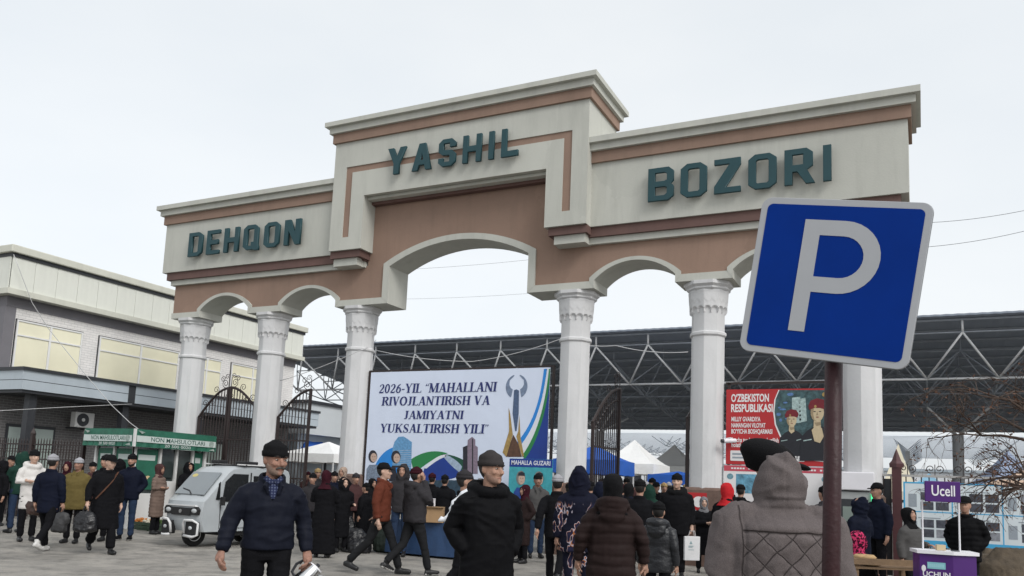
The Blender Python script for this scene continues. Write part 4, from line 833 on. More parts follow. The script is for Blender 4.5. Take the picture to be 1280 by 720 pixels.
Pc=[[(-.145,-.24)]+[(-.078,-.24),(-.078,-.068),(.02,-.068)]+[(.02+.154*math.sin(i*PI/16),.086-.154*math.cos(i*PI/16)) for i in range(1,16)]+[(.02,.24),(-.145,.24)],[(-.078,.175),(.02,.175)]+[(.02+.0885*math.sin(PI-i*PI/14),.0865-.0885*math.cos(PI-i*PI/14)) for i in range(1,14)]+[(.02,-.002),(-.078,-.002)]]
Pm=contour_mesh(Pc,SGREY,.0008); link(Pm,'letter',sg,FS@Matrix.Translation((.0,.01,.0088)))
pb,pt=Vector((-.05,0.035,0)),Vector((.0,.03,2.62)); k=(pt-pb)/2.62
MB().tube([pb,pb+k*1.3,pt],.0365,20).build('post',MPOST,sg,smooth=True)
for z in (2.3,2.66): MB().box(-.05,-.045,z-.02,.05,-.005,z+.02).build('clamp',SBACK,sg)
# ------------------------------------------------------------------ serif lettering for the banner
def vs_(pts,ws):
    L_=[];R_=[]
    for i,(x,y) in enumerate(pts):
        a=pts[max(i-1,0)];b=pts[min(i+1,len(pts)-1)]; dx,dy=b[0]-a[0],b[1]-a[1]; l=math.hypot(dx,dy) or 1; nx_,ny_=-dy/l,dx/l; w=ws[i]/2 if hasattr(ws,'__len__') else ws/2
        L_.append((x+nx_*w,y+ny_*w)); R_.append((x-nx_*w,y-ny_*w))
    return L_+R_[::-1]
TK,TN,SF=.19,.09,.06
def stem(x,y0=0,y1=1,w=TK,st=True,sb=True):
    o=[rect(x-w/2,y0,x+w/2,y1)]
    if sb: o.append(rect(x-w/2-.075,y0,x+w/2+.075,y0+SF))
    if st: o.append(rect(x-w/2-.075,y1-SF,x+w/2+.075,y1))
    return o
def ellip(cx,cy,rx,ry,a0,a1,n=18,tk=TK,tn=TN):
    p=[];w=[]
    for i in range(n+1):
        a=R(a0+(a1-a0)*i/n); p.append((cx+rx*math.cos(a),cy+ry*math.sin(a))); w.append(tn+(tk-tn)*abs(math.cos(a)))
    return vs_(p,w)
def dg(x0,y0,x1,y1,w): return [(x0-w/2,y0),(x0+w/2,y0),(x1+w/2,y1),(x1-w/2,y1)]
def sr(x,y,w=.26): return rect(x-w/2,y,x+w/2,y+SF)
SG={'I':(.34,lambda:stem(.17)),'L':(.62,lambda:stem(.17)+[rect(.255,0,.6,.055),[(.6,0),(.6,.27),(.53,.055)]]),
'H':(.82,lambda:stem(.17)+stem(.64)+[rect(.255,.47,.555,.53)]),
'N':(.80,lambda:stem(.13,w=TN,st=False)+stem(.66,w=TN,sb=False)+[dg(.14,1,.66,0,.2),sr(.08,.95,.2)]),
'M':(.98,lambda:stem(.12,w=TN,st=False)+stem(.82,w=TK)+[dg(.14,1,.46,.02,.19),dg(.75,1,.46,.02,.07),sr(.08,.95,.2)]),
'A':(.80,lambda:[dg(.13,0,.38,1,.07),dg(.64,0,.40,1,.19),rect(.24,.3,.56,.36),sr(.12,0,.24),sr(.65,0,.28)]),
'V':(.78,lambda:[dg(.40,0,.15,1,.19),dg(.40,0,.64,1,.07),sr(.14,.95,.28),sr(.64,.95,.22)]),
'R':(.78,lambda:stem(.17)+[ellip(.38,.755,.21,.215,-90,90),rect(.255,.94,.38,1.0),rect(.255,.51,.38,.56),dg(.68,0,.40,.53,.19),sr(.69,0,.18)]),
'O':(.84,lambda:[ellip(.41,.5,.30,.47,0,360,28)]),'J':(.52,lambda:stem(.3,y0=.2,sb=False)+[vs_([(.3,.24),(.29,.1),(.22,.03),(.12,.03),(.09,.1)],[TK,.15,.09,.08,.12])]),
'T':(.74,lambda:stem(.36,st=False)+[rect(.03,.94,.69,1),[(.03,.94),(.09,.94),(.03,.72)],[(.69,.94),(.69,.72),(.63,.94)]]),
'S':(.62,lambda:[vs_([(.08,.22),(.12,.1),(.22,.035),(.34,.03),(.45,.09),(.49,.22),(.45,.34),(.32,.46),(.18,.57),(.1,.69),(.13,.86),(.25,.965),(.37,.965),(.47,.88),(.49,.77)],[.06,.07,.07,.07,.1,.14,.17,.2,.19,.15,.12,.07,.07,.07,.06]),rect(.05,.02,.1,.3),rect(.47,.7,.52,.98)]),
'U':(.82,lambda:stem(.17,y0=.26,sb=False)+stem(.66,y0=.26,w=TN,sb=False)+[vs_([(.17,.28),(.2,.12),(.3,.04),(.44,.03),(.58,.09),(.65,.28)],[TK,.16,.1,.07,.07,TN])]),
'K':(.84,lambda:stem(.17)+[dg(.25,.4,.64,1,.08),dg(.68,0,.36,.58,.2),sr(.64,.95,.24),sr(.7,0,.24)]),
'Y':(.78,lambda:stem(.39,y1=.48,st=False)+[dg(.38,.45,.14,1,.18),dg(.41,.45,.64,1,.07),sr(.14,.95,.26),sr(.65,.95,.2)]),
'2':(.6,lambda:[vs_([(.1,.72),(.14,.88),(.27,.965),(.4,.93),(.46,.78),(.43,.6),(.3,.38),(.08,.1)],[.11,.08,.07,.11,.16,.16,.12,.06]),[(.05,0),(.5,0),(.54,.26),(.5,.26),(.46,.13),(.12,.13)]]),
'0':(.6,lambda:[ellip(.29,.5,.19,.47,0,360,26,.15)]),'6':(.6,lambda:[ellip(.29,.31,.19,.28,0,360,22,.14),vs_([(.13,.34),(.16,.6),(.27,.84),(.46,.97)],[.15,.15,.12,.05])]),
'-':(.36,lambda:[rect(.04,.33,.32,.43)]),' ':(.32,lambda:[]),
'“':(.42,lambda:[oval(.1,.77,.065,.065,10),[(.04,.77),(.14,.97),(.17,.97),(.1,.77)],oval(.28,.77,.065,.065,10),[(.22,.77),(.32,.97),(.35,.97),(.28,.77)]]),
'”':(.42,lambda:[oval(.1,.92,.065,.065,10),[(.16,.92),(.06,.72),(.03,.72),(.1,.92)],oval(.28,.92,.065,.065,10),[(.34,.92),(.24,.72),(.21,.72),(.28,.92)]])}
def serif(txt,x0,x1,y0,h,mt,parent,F,lift,slant=.10):
    W_=sum(SG[c][0] for c in txt); kx=(x1-x0)/W_; x=0; lay=0
    for c in txt:
        adv,fn=SG[c]; m=MB()
        for i,p in enumerate(fn()):
            z=lift+.0004*i; m.prism([(x0+(x+a)*kx+slant*b*h,y0+b*h) for a,b in p],lambda a,b,d:(a,b,d),z,z+.001)
        if m.V: m.build('letter',mt,parent,mtx=F)
        x+=adv
# ------------------------------------------------------------------ banner across the middle arch
BY=-.08; bx0=float(onY(464,466,BY)[0]); bx1=float(onY(688,459.5,BY)[0]); bzt=float(onY(464,466,BY)[2])+.01; bz0=1.28
VIN=mat('banner_vinyl_pale',(.62,.68,.81),.42,.06,.8,.18,2.2,bdist=.05); INK=mat('banner_navy_ink',(.015,.024,.13),.45,.1,6); BB=mat('banner_sky_blue',(.02,.22,.62),.45,.1,2); BG=mat('banner_green',(.02,.20,.06),.45,.1,2); BW=mat('banner_white',(.68,.70,.75),.45,.05,2); BD=mat('banner_deep_blue',(.01,.04,.24),.45,.15,2); GOLD=mat('banner_gold',(.36,.24,.08),.4,.35,9); STEELP=mat('banner_steel_print',(.17,.22,.32),.45,.35,12); SIL=mat('banner_light_steel_print',(.33,.42,.54),.45,.3,12); TOW=mat('banner_tower_print',(.12,.30,.52),.45,.35,16); PINKT=mat('banner_pink_tower',(.22,.17,.22),.45,.3,20); SKP=mat('banner_face_print',(.50,.36,.29),.5,.12,30); DKP=mat('banner_dark_print',(.02,.02,.03),.5,.2,15); FLOR=mat('banner_floral_print',(.20,.25,.33),.5,.9,40)
bn=thing('banner','wide pale blue vinyl banner with navy text hung across the middle arch','banner',(bx0,BY,bz0)); BWd=bx1-bx0; BH=bzt-bz0
MB().box(0,0,0,BWd,.012,BH).build('sheet',VIN,bn); FB=frame((0,0,0))
MB().box(-.09,.02,-bz0,-.03,.08,BH+.05).build('frame_post',IRON,bn); MB().box(BWd+.05,.02,-bz0,BWd+.11,.08,BH+.05).build('frame_post',IRON,bn); MB().box(-.09,.03,BH+.02,BWd+.11,.07,BH+.06).build('frame_rail',IRON,bn)
def bp_(cx,cy): p=onY(440+cx/4.5,450+cy/4.5,BY); return (float(p[0])-bx0,float(p[2])-bz0)     # crop pixel of the photograph -> point on the sheet
def bpoly(l): 
    out=[]
    for c in l:
        x,y=bp_(*c); out.append((min(max(x,0.004),BWd-.004),min(max(y,0.004),BH-.004)))
    return out
def line(a,b,yb,txt,hpx):
    p=bp_(a,yb); q=bp_(b,yb); r=bp_(a,yb-hpx); serif(txt,p[0],q[0],(p[1]+q[1])/2,r[1]-p[1],INK,bn,FB,.008)
line(150,812,182,'2026-YIL “MAHALLANI',50); line(166,776,254,'RIVOJLANTIRISH VA',48); line(290,626,332,'JAMIYATNI',46); line(156,768,410,'YUKSALTIRISH YILI”',48)
def sweep(a,b,n=14):    # ribbon between two quadratic curves
    q=lambda c,t:tuple((1-t)**2*c[0][k]+2*t*(1-t)*c[1][k]+t*t*c[2][k] for k in (0,1))
    return bpoly([q(a,i/n) for i in range(n+1)]+[q(b,i/n) for i in range(n,-1,-1)])
flat([sweep(((1119,60),(1075,400),(960,560)),((1122,60),(1120,330),(1120,560)))],BD,bn,FB,.0005,'blue_corner')
flat([sweep(((1080,50),(1050,330),(930,460)),((1098,50),(1062,350),(940,490)))],BB,bn,FB,.002,'ribbon'); flat([sweep(((1108,50),(1075,380),(955,540)),((1120,50),(1090,390),(975,555)))],BG,bn,FB,.002,'ribbon'); flat([sweep(((1096,50),(1062,350),(940,490)),((1108,50),(1075,380),(955,540)))],BW,bn,FB,.002,'ribbon')
flat([sweep(((95,720),(130,500),(260,485)),((95,760),(180,640),(300,560)))],BB,bn,FB,.001,'blue_wave')
flat([sweep(((330,560),(430,490),(540,525)),((350,640),(440,560),(520,530)))],BG,bn,FB,.001,'green_wave'); flat([sweep(((500,528),(600,530),(680,600)),((520,545),(600,600),(640,640)))],mat('banner_dark_green',(.01,.07,.04),.45),bn,FB,.0016,'green_wave')
flat([sweep(((410,600),(490,530),(530,540)),((380,700),(520,690),(640,640)))],BD,bn,FB,.0022,'blue_dome'); flat([sweep(((400,610),(480,530),(530,532)),((420,610),(500,545),(532,545)))],BW,bn,FB,.0034,'white_rim'); flat([sweep(((530,532),(590,560),(620,600)),((515,545),(560,600),(605,632)))],SIL,bn,FB,.0034,'white_rim')
flat([sweep(((330,690),(520,660),(730,690)),((330,760),(520,760),(730,760)))],mat('banner_dark_base',(.03,.06,.09),.45,.5,10),bn,FB,.0028,'base_strip')
flat([bpoly([(228,500),(240,460),(262,432),(290,430),(315,445),(337,462),(332,640),(228,640)])],TOW,bn,FB,.004,'tower')
flat([bpoly([(228+ (337-228)*0.02,yy),(335,yy-4),(335,yy-1),(230,yy+3)]) for yy in range(510,640,12)],SIL,bn,FB,.0058,'tower_floor_lines')
flat([bpoly([(625,490),(650,480),(652,450),(676,432),(694,448),(694,480),(708,490),(708,640),(625,640)])],PINKT,bn,FB,.004,'tower')
flat([bpoly([(625,490),(650,480),(650,640),(625,640)]),bpoly([(676,440),(682,446),(682,640),(676,640)])],DKP,bn,FB,.0058,'tower_shade_side')
# winged monument
c=bp_(926,150); s=bp_(986,150)[0]-c[0]
wing=lambda sx:[(c[0]+sx*s*math.cos(R(a))*1.02,c[1]+s*math.sin(R(a))*1.05) for a in range(75,-61,-9)]+[(c[0]+sx*s*math.cos(R(a))*k,c[1]+s*math.sin(R(a))*k) for a,k in ((-60,.9),(-35,.42),(-10,.55),(15,.72),(40,.86),(75,.96))]
flat([wing(1),wing(-1)],STEELP,bn,FB,.004,'wings')
flat([bpoly([(912,170),(926,165),(940,172),(938,300),(926,400),(918,400),(904,300)])],mat('banner_blue_steel',(.07,.11,.20),.4,.4,14),bn,FB,.0045,'pillar')
flat([bpoly([(882,268),(890,300),(905,420),(868,545),(848,520),(884,400)]),bpoly([(942,310),(936,400),(925,430),(958,545),(968,540),(948,430)])],GOLD,bn,FB,.006,'gold_fin'); flat([bpoly([(908,420),(940,480),(955,545),(868,545),(890,470)])],mat('banner_brown',(.10,.05,.03),.45,.4,12),bn,FB,.0046,'brown_foot')
# two printed portraits at the lower left of the banner
def portrait(cx,cy,k,hair,top,parent,F,fn,lift,hat=None):
    P=lambda l:fn([(cx+a*k,cy+b*k) for a,b in l]); ov=lambda x,y,rx,ry:[(x+rx*math.cos(2*PI*i/18),y+ry*math.sin(2*PI*i/18)) for i in range(18)]
    flat([P([(-1.6,5),(-1.5,2.6),(-.9,1.7),(.9,1.7),(1.5,2.6),(1.6,5)])],top,parent,F,lift,'portrait_clothes')
    if hair: flat([P(ov(-.15,-.1,.95,1.35))],hair,parent,F,lift+.0016,'portrait_hair')
    flat([P(ov(.05,.15,.68,.98))],SKP,parent,F,lift+.0032,'portrait_face')
    if hat: flat([P(hat)],DKP,parent,F,lift+.0048,'portrait_hat')
    flat([P(ov(-.2,-.05,.17,.09)),P(ov(.30,-.05,.17,.09)),P(ov(.06,.60,.18,.05))],mat('portrait_soft_shadow',(.30,.19,.15),.5),parent,F,lift+.0048,'portrait_features')
portrait(122,545,26,DKP,FLOR,bn,FB,bpoly,.006); portrait(252,548,27,DKP,DKP,bn,FB,bpoly,.008)
flat([bpoly([(248,606),(262,606),(260,650),(254,650)])],BB,bn,FB,.0165,'portrait_tie')
# ------------------------------------------------------------------ smaller poster standing before the right end of the banner
PTQ=mat('poster_turquoise',(.05,.33,.38),.45,.3,6); PBL=mat('poster_blue_suit',(.02,.06,.26),.5,.2,10)
q0=onY(637,573,-.55); q1=onY(691,573,-.55)
mp=thing('street_poster','small turquoise poster of two men under a dark blue title strip','poster',(float(q0[0]),-.55,0)); Wp=float(q1[0]-q0[0]); Hp=float(q0[2])
MB().box(0,0,.95,Wp,.02,Hp).build('board',PTQ,mp); 
for x in (.02,Wp-.06): MB().box(x,.021,0,x+.04,.06,Hp).build('leg',IRON,mp)
FM=frame((0,0,0)); flat([rect(0.003,Hp-.2,Wp-.003,Hp-.003)],BD,mp,FM,.001,'title_strip'); text('MAHALLA GUZARI',.15,BW,mp,frame((Wp/2,-.004,Hp-.1)),.0006,.02,width=Wp*.9)
ident=lambda l:[(a,-b) for a,b in l]
for cx in (Wp*.3,Wp*.72): portrait(cx,-(Hp-.48),.13,GREYH,PBL,mp,FM,lambda l:[(a,max(.952,-b)) for a,b in l],.002+(.01 if cx>Wp*.5 else 0),[(-.7,-.5),(-.65,-1.05),(0,-1.25),(.65,-1.05),(.7,-.5)])
# ------------------------------------------------------------------ red guard poster
PR=mat('poster_red',(.42,.022,.026),.45,.12,2); PWT=mat('poster_white',(.72,.70,.70),.5,.04,4); UNI=mat('poster_black_uniform',(.015,.016,.022),.5,.25,12); BER=mat('poster_maroon_beret',(.16,.012,.02),.5,.2,12); FACE=mat('poster_face',(.52,.42,.27),.5,.12,20); BGT=mat('poster_teal_backdrop',(.05,.10,.11),.5,.8,9); LTB=mat('poster_light_blur',(.35,.46,.45),.5,.5,16)
gx0=float(onY(908,487,-.1)[0]); gx1=float(onY(1040,487,-.1)[0]); gz1=float(onY(908,487,-.1)[2]); gz0=float(onY(905,580,-.1)[2])
rp=thing('guard_poster','red poster with two uniformed guards in maroon berets beside white lettering','poster',(gx0,-.1,gz0)); Wg,Hg=gx1-gx0,gz1-gz0; FR=frame((0,0,0))
MB().box(0,0,0,Wg,.03,Hg).build('board',PR,rp)
for x in (.02,Wg-.08): MB().box(x,.032,-gz0,x+.06,.09,Hg+.15).build('frame_post',IRON,rp)
MB().box(-.02,.032,Hg+.12,Wg+.02,.08,Hg+.17).build('frame_rail',IRON,rp)
gp=lambda cx,cy:(lambda p:(min(max(float(p[0])-gx0,.004),Wg-.004),min(max(float(p[2])-gz0,.004),Hg-.004)))(onY(890+cx/4.8,470+cy/4.8,-.1))
gpl=lambda l:[gp(*c) for c in l]
edge=[(405,84),(382,140),(375,210),(385,290),(415,360),(455,420),(510,465),(580,500),(700,515)]
flat([gpl([(398,84)]+[(x-8,y+4) for x,y in edge]+[(760,520),(760,84)])],PWT,rp,FR,.001,'white_edge'); flat([gpl(edge+[(760,515),(760,84)])],BGT,rp,FR,.0026,'photo_ground')
flat([gpl([(480,130),(530,125),(535,280),(480,285)]),gpl([(520,140),(560,130),(570,270),(525,280)])],LTB,rp,FR,.0042,'photo_blur')
def soldier(cx,cy,k,l,hand_=False):
    P=lambda q:gpl([(cx+a*k,cy+b*k) for a,b in q]); ov=lambda x,y,rx,ry:[(x+rx*math.cos(2*PI*i/18),y+ry*math.sin(2*PI*i/18)) for i in range(18)]
    flat([P([(-1.9,5.2),(-1.7,2.6),(-1.0,1.9),(-.3,1.5),(.5,1.5),(1.2,1.9),(1.9,2.6),(2.1,5.2)])],UNI,rp,FR,l,'uniform'); flat([P([(-.35,.7),(.35,.7),(.4,1.7),(-.05,2.0),(-.4,1.6)])],FACE,rp,FR,l+.0016,'neck'); flat([P(ov(0,0,.72,1.02))],FACE,rp,FR,l+.0032,'face')
    flat([P([(-.85,-.25),(-.95,-.7),(-.7,-1.25),(0,-1.5),(.7,-1.35),(1.0,-.8),(.85,-.3),(.3,-.45),(-.3,-.45)])],BER,rp,FR,l+.0048,'beret'); flat([P([(-.72,.0),(-.66,-.4),(-.35,-.45),(-.42,.2),(-.3,.8),(-.05,1.0),(-.4,.85),(-.62,.5)]),P([(.0,-.1),(.1,.3),(-.12,.33)]),P([(-.3,1.1),(.35,1.05),(.38,1.35),(-.1,1.5)])],mat('poster_face_shadow',(.30,.23,.14),.5,.2,20),rp,FR,l+.0042,'face_shadow'); flat([P(ov(-.28,-.08,.13,.05)),P(ov(.3,-.08,.13,.05))],UNI,rp,FR,l+.0058,'eyes'); flat([P(ov(.02,.52,.17,.05))],BER,rp,FR,l+.0058,'lips'); flat([P([(-1.5,3.0),(-.6,2.85),(-.6,2.95),(-1.5,3.12)]),P([(.7,2.9),(1.5,2.7),(1.5,2.8),(.7,3.02)])],LTB,rp,FR,l+.0016,'uniform_stripe'); flat([P(ov(-.2,-.62,.13,.16))],GOLD,rp,FR,l+.0064,'badge')
    if hand_: flat([P([(-.6,1.9),(-.2,1.5),(.5,1.7),(.7,2.6),(.3,3.3),(-.3,3.1)])],FACE,rp,FR,l+.0066,'gloved_hand')
soldier(478,262,42,.006); soldier(632,218,56,.016,True); flat([oval(*gp(676,112),.05,.05)],GOLD,rp,FR,.03,'seal'); flat([[(gp(x,y)[0]+dx,gp(x,y)[1]+dy) for dx,dy in oval(0,0,.03+.02*(i%3),.02+.015*(i%2),8)] for i,(x,y) in enumerate(((405,190),(400,230),(425,200),(412,265),(440,160),(470,110),(445,255)))],mat('poster_blue_blur',(.10,.20,.42),.5,.5,30),rp,FR,.0042,'photo_lights')
text("O‘ZBEKISTON",.24,PWT,rp,frame((gp(228,134)[0],-.002,gp(228,134)[1])),.0006,.03,width=gp(340,0)[0]-gp(115,0)[0]); text("RESPUBLIKASI",.24,PWT,rp,frame((gp(238,195)[0],-.002,gp(238,195)[1])),.0006,.03,width=gp(362,0)[0]-gp(114,0)[0])
for tx,cy,x1 in (('MILLIY GVARDIYA',260,290),('NAMANGAN VILOYAT',297,320),("BO‘YICHA BOSHQARMASI",333,362),('Barcha turdagi qonun buzilish',384,400),('holatlarida',414,222)):
    a_=gp(116,cy);b_=gp(x1,cy); text(tx,.14,PWT,rp,frame(((a_[0]+b_[0])/2,-.002,a_[1])),.0006,.025,width=b_[0]-a_[0])
flat([rrect(*gp(110,508),*gp(300,450),.02),rrect(*gp(430,512),*gp(555,455),.02)],PWT,rp,FR,.0026,'white_plate'); flat([rect(*gp(122,473),*gp(205,463)),rect(*gp(122,494),*gp(195,485))],TXT,rp,FR,.0045,'small_print'); text('1215',.17,UNI,rp,frame((gp(498,484)[0],-.0048,gp(498,484)[1])),.0005,.01)
lp=thing('guard_poster','white information poster with pink title strip below the red guard poster','poster',(gx0-.04,-.1,gz0-.95)); Wl=Wg+.05; MB().box(0,0,.05,Wl,.03,.93).build('board',PWT,lp)
flat([rect(.003,.80,Wl-.003,.925)],mat('poster_pink_red',(.50,.07,.10),.5,.1,4),lp,FR,.001,'title_strip'); flat([rect(.1+.062*i,.845,.1+.062*i+.045,.88) for i in range(int((Wl-.2)/.062)) if i%6],PWT,lp,FR,.003,'title_print')
[flat([oval(x_,.68,.07,.065)],mat('poster_emblem',(.16,.30,.36),.5,.5,18),lp,FR,.001,'emblem') for x_ in (.14,Wl-.16)]; flat([rect(.27,.32,.75,.74)],mat('poster_blue_photo',(.12,.30,.42),.5,.8,8),lp,FR,.001,'photograph'); flat([rect(.9,.7-.07*i,.9+.8-.1*(i%3),.712-.07*i) for i in range(7)],TXT,lp,FR,.001,'small_print')
for x in (.06,Wl-.12): MB().box(x,.032,-(gz0-.95),x+.06,.09,.9).build('frame_post',IRON,lp)
# red leaflet on the pedestal of that column
lf=thing('pedestal_leaflet','red and white leaflet pasted on the brown pedestal beside the red poster','poster',(6.3,-.436,1.1)); MB().box(0,0,0,.42,.004,.5).build('sheet',PR,lf); flat([oval(.24,.3,.13,.12),rect(.03,.03,.2,.12)],PWT,lf,FR,.001,'print')
# ------------------------------------------------------------------ bread kiosk
KG=mat('kiosk_green_vinyl',(.022,.125,.08),.5,.35,3,.3,5); KW=mat('kiosk_white',(.62,.62,.61),.55,.06,2,streak=.1); KGL=mat('kiosk_dark_glass',(.035,.045,.045),.12,.3,3,spec=.7,coat=.5); KST=mat('kiosk_strip',(.50,.56,.54),.5,.1,4)
kx0,kx1,ky0,ky1=-9.95,-7.95,-3.45,-.62
ks=thing('bread_kiosk','small white bread kiosk with green lettered awning in front of the gate','kiosk',(kx1,ky0,0)); KL=ky1-ky0; KW_=kx1-kx0
MB().box(-KW_+.22,.22,0,-.22,KL-.1,.95).build('base',KW,ks); MB().box(-KW_+.26,.26,.95,-.26,KL-.14,2.2).build('interior',KGL,ks)
for x,y in ((-.27,.2),(-.27,1.05),(-.27,1.62),(-.27,2.2),(-.27,KL-.17)): MB().box(x-.01,y,.0 if y in(1.05,1.62) else .95,x+.08,y+.07,2.2).build('mullion',KW,ks)
for x in (-KW_+.2,-1.05,-.27): MB().box(x,.2,.95,x+.07,.29,2.2).build('mullion',KW,ks)
MB().box(-.24,1.12,.05,-.19,1.62,1.3).build('door',KW,ks); MB().box(-.235,1.16,1.4,-.215,1.58,2.1).build('door_pane',KGL,ks)
for (f,w0,w1) in ((frame((-.245,0,0),(0,1,0)),.3,1.02),(frame((-.245,0,0),(0,1,0)),2.28,KL-.2),(frame((0,.245,0)),-KW_+.32,-1.1),(frame((0,.245,0)),-.95,-.32)):
    flat([rect(w0,1.05,w1,2.15)],KG,ks,f,.001,'window_poster'); flat([[(w0+(w1-w0)*.45+.22*math.cos(i)*(.6+.4*math.sin(3*i)),1.35+.2*math.sin(i)*(.6+.4*math.cos(2*i))) for i in [2*PI*j/16 for j in range(16)]]],mat('bread_print',(.50,.38,.22),.5,.6,9),ks,f,.003,'bread_print'); flat([rect(w0+.08,1.85,w1-.08,2.0)],KST,ks,f,.003,'title_print')
for nm,fr_,x0_,x1_ in (('awning_front',frame((0,-.02,0)),-KW_-.05,.0),('awning_side',frame((.02,0,0),(0,1,0)),-.0,KL+.05)):
    n=24; m=MB(); L0=x1_-x0_
    for i in range(n):
        a=x0_+L0*i/n; b=x0_+L0*(i+1)/n; r=.012*math.sin(i*2.3)
        m.add([(a,2.2,0+r),(b,2.2,0-r),(b,2.66+.012*math.sin(i*3.1),-.03),(a,2.66+.012*math.sin((i-1)*3.1),-.03),(a,2.2,-.05),(b,2.2,-.05),(b,2.66,-.06),(a,2.66,-.06)],[(0,1,2,3),(4,7,6,5),(0,4,5,1),(3,2,6,7)])
    m.build(nm,KG,ks,mtx=fr_)
    flat([[(x0_+.05,2.33),(x1_-.05,2.33),(x1_-.05,2.50),(x0_+.05,2.50)]],KST,ks,fr_,.016,'name_strip')
    text('NON MAHSULOTLARI',.17,mat('kiosk_letter_green',(.01,.07,.05),.5),ks,fr_@Matrix.Translation(((x0_+x1_)/2+.02,2.415,.0185)),.0006,.008,width=L0*.66)
    text('20 500 0020',.11,KST,ks,fr_@Matrix.Translation(((x0_+x1_)/2,2.265,.018)),.0006,.008,width=L0*.32)
    flat([oval(x1_-.22,2.42,.09,.09),[(x1_-.3,2.24),(x1_-.12,2.3),(x1_-.08,2.22)],[(x0_+.06,2.64),(x0_+.3,2.6),(x0_+.2,2.55)]],mat('kiosk_logo',(.30,.36,.33),.5,.5,12),ks,fr_,.019,'logo')
MB().box(-KW_-.02,.02,2.62,-.02,KL+.02,2.68).build('roof',KG,ks)
MB().box(-.02,-.03,2.2,.04,.03,2.68).build('awning_corner',KW,ks)
# ------------------------------------------------------------------ three wheeled cargo van
VP=mat('van_silver_paint',(.37,.395,.41),.38,.12,2,coat=.35); VGL=mat('van_glass',(.16,.18,.19),.08,.1,2,spec=.8,coat=.6); VGS=mat('van_side_glass',(.012,.013,.014),.25,.1,2,spec=.3); VBL=mat('van_black_plastic',(.014,.014,.015),.5,.2,6); VW=mat('van_white_tube',(.60,.60,.60),.35,.08,5); TYRE=mat('tyre_rubber',(.014,.014,.014),.85,.2,10); RIM=mat('wheel_rim',(.4,.4,.4),.35,.15,6,metal=.7); LAMP=mat('headlight_glass',(.45,.47,.48),.08,.2,8,spec=.8,coat=.8)
wp=onZ(239,683); vf=-50; hd=toward_cam(wp)+R(vf); hx=Vector((math.cos(hd),math.sin(hd),0)); vc=Vector((float(wp[0]),float(wp[1]),0))-hx*1.12
vn=thing('cargo_tricycle','silver three wheeled cargo van with roof rack parked by the bread kiosk','tricycle',tuple(vc),hd+PI/2)
prof=[(-1.38,.34),(-1.45,.5),(-1.47,.80),(-1.44,.97),(-1.36,1.03),(-.80,1.62),(-.66,1.70),(-.4,1.735),(1.0,1.735),(1.12,1.70),(1.16,1.6),(1.16,.34)]
m=MB(); HW=.60
secs=[]
for x,sh in ((-HW,.05),(-HW+.07,0),(-.25,-.03),(.25,-.03),(HW-.07,0),(HW,.05)):
    secs.append([(x*(1-.06*max(0,(z-1.0))/.7),y+ (sh if y<0 else -sh*.5), z-(sh*.5 if z>1.5 else 0)) for y,z in prof])
n=len(prof); vs=[v for s_ in secs for v in s_]; fs=[]
for i in range(len(secs)-1):
    for j in range(n): fs.append((i*n+j,i*n+(j+1)%n,(i+1)*n+(j+1)%n,(i+1)*n+j))
fs+=[tuple(range(n-1,-1,-1)),tuple((len(secs)-1)*n+j for j in range(n))]; m.add(vs,fs); m.build('body',VP,vn,auto=32)
vn.scale=(.93,.97,1)
sl=Vector((0,.56,.59)).normalized(); FWs=frame((0,-1.36,1.03),(1,0,0),tuple(sl))
m=MB(); m.prism([(-.50,.07),(.50,.07),(.47,.74),(-.47,.74)],lambda a,b,d:(a,b,d),.02,.052); m.build('windscreen',VGL,vn,mtx=FWs,bevel=.01)
m=MB(); m.tube([(.1,.06,.06),(-.05,.16,.06),(-.32,.22,.06)],.012,5); m.build('wiper',VBL,vn,mtx=FWs)
flat([oval(-.3,.62,.09,.05)],mat('windscreen_sticker',(.5,.42,.15),.5),vn,FWs,.053,'sticker')
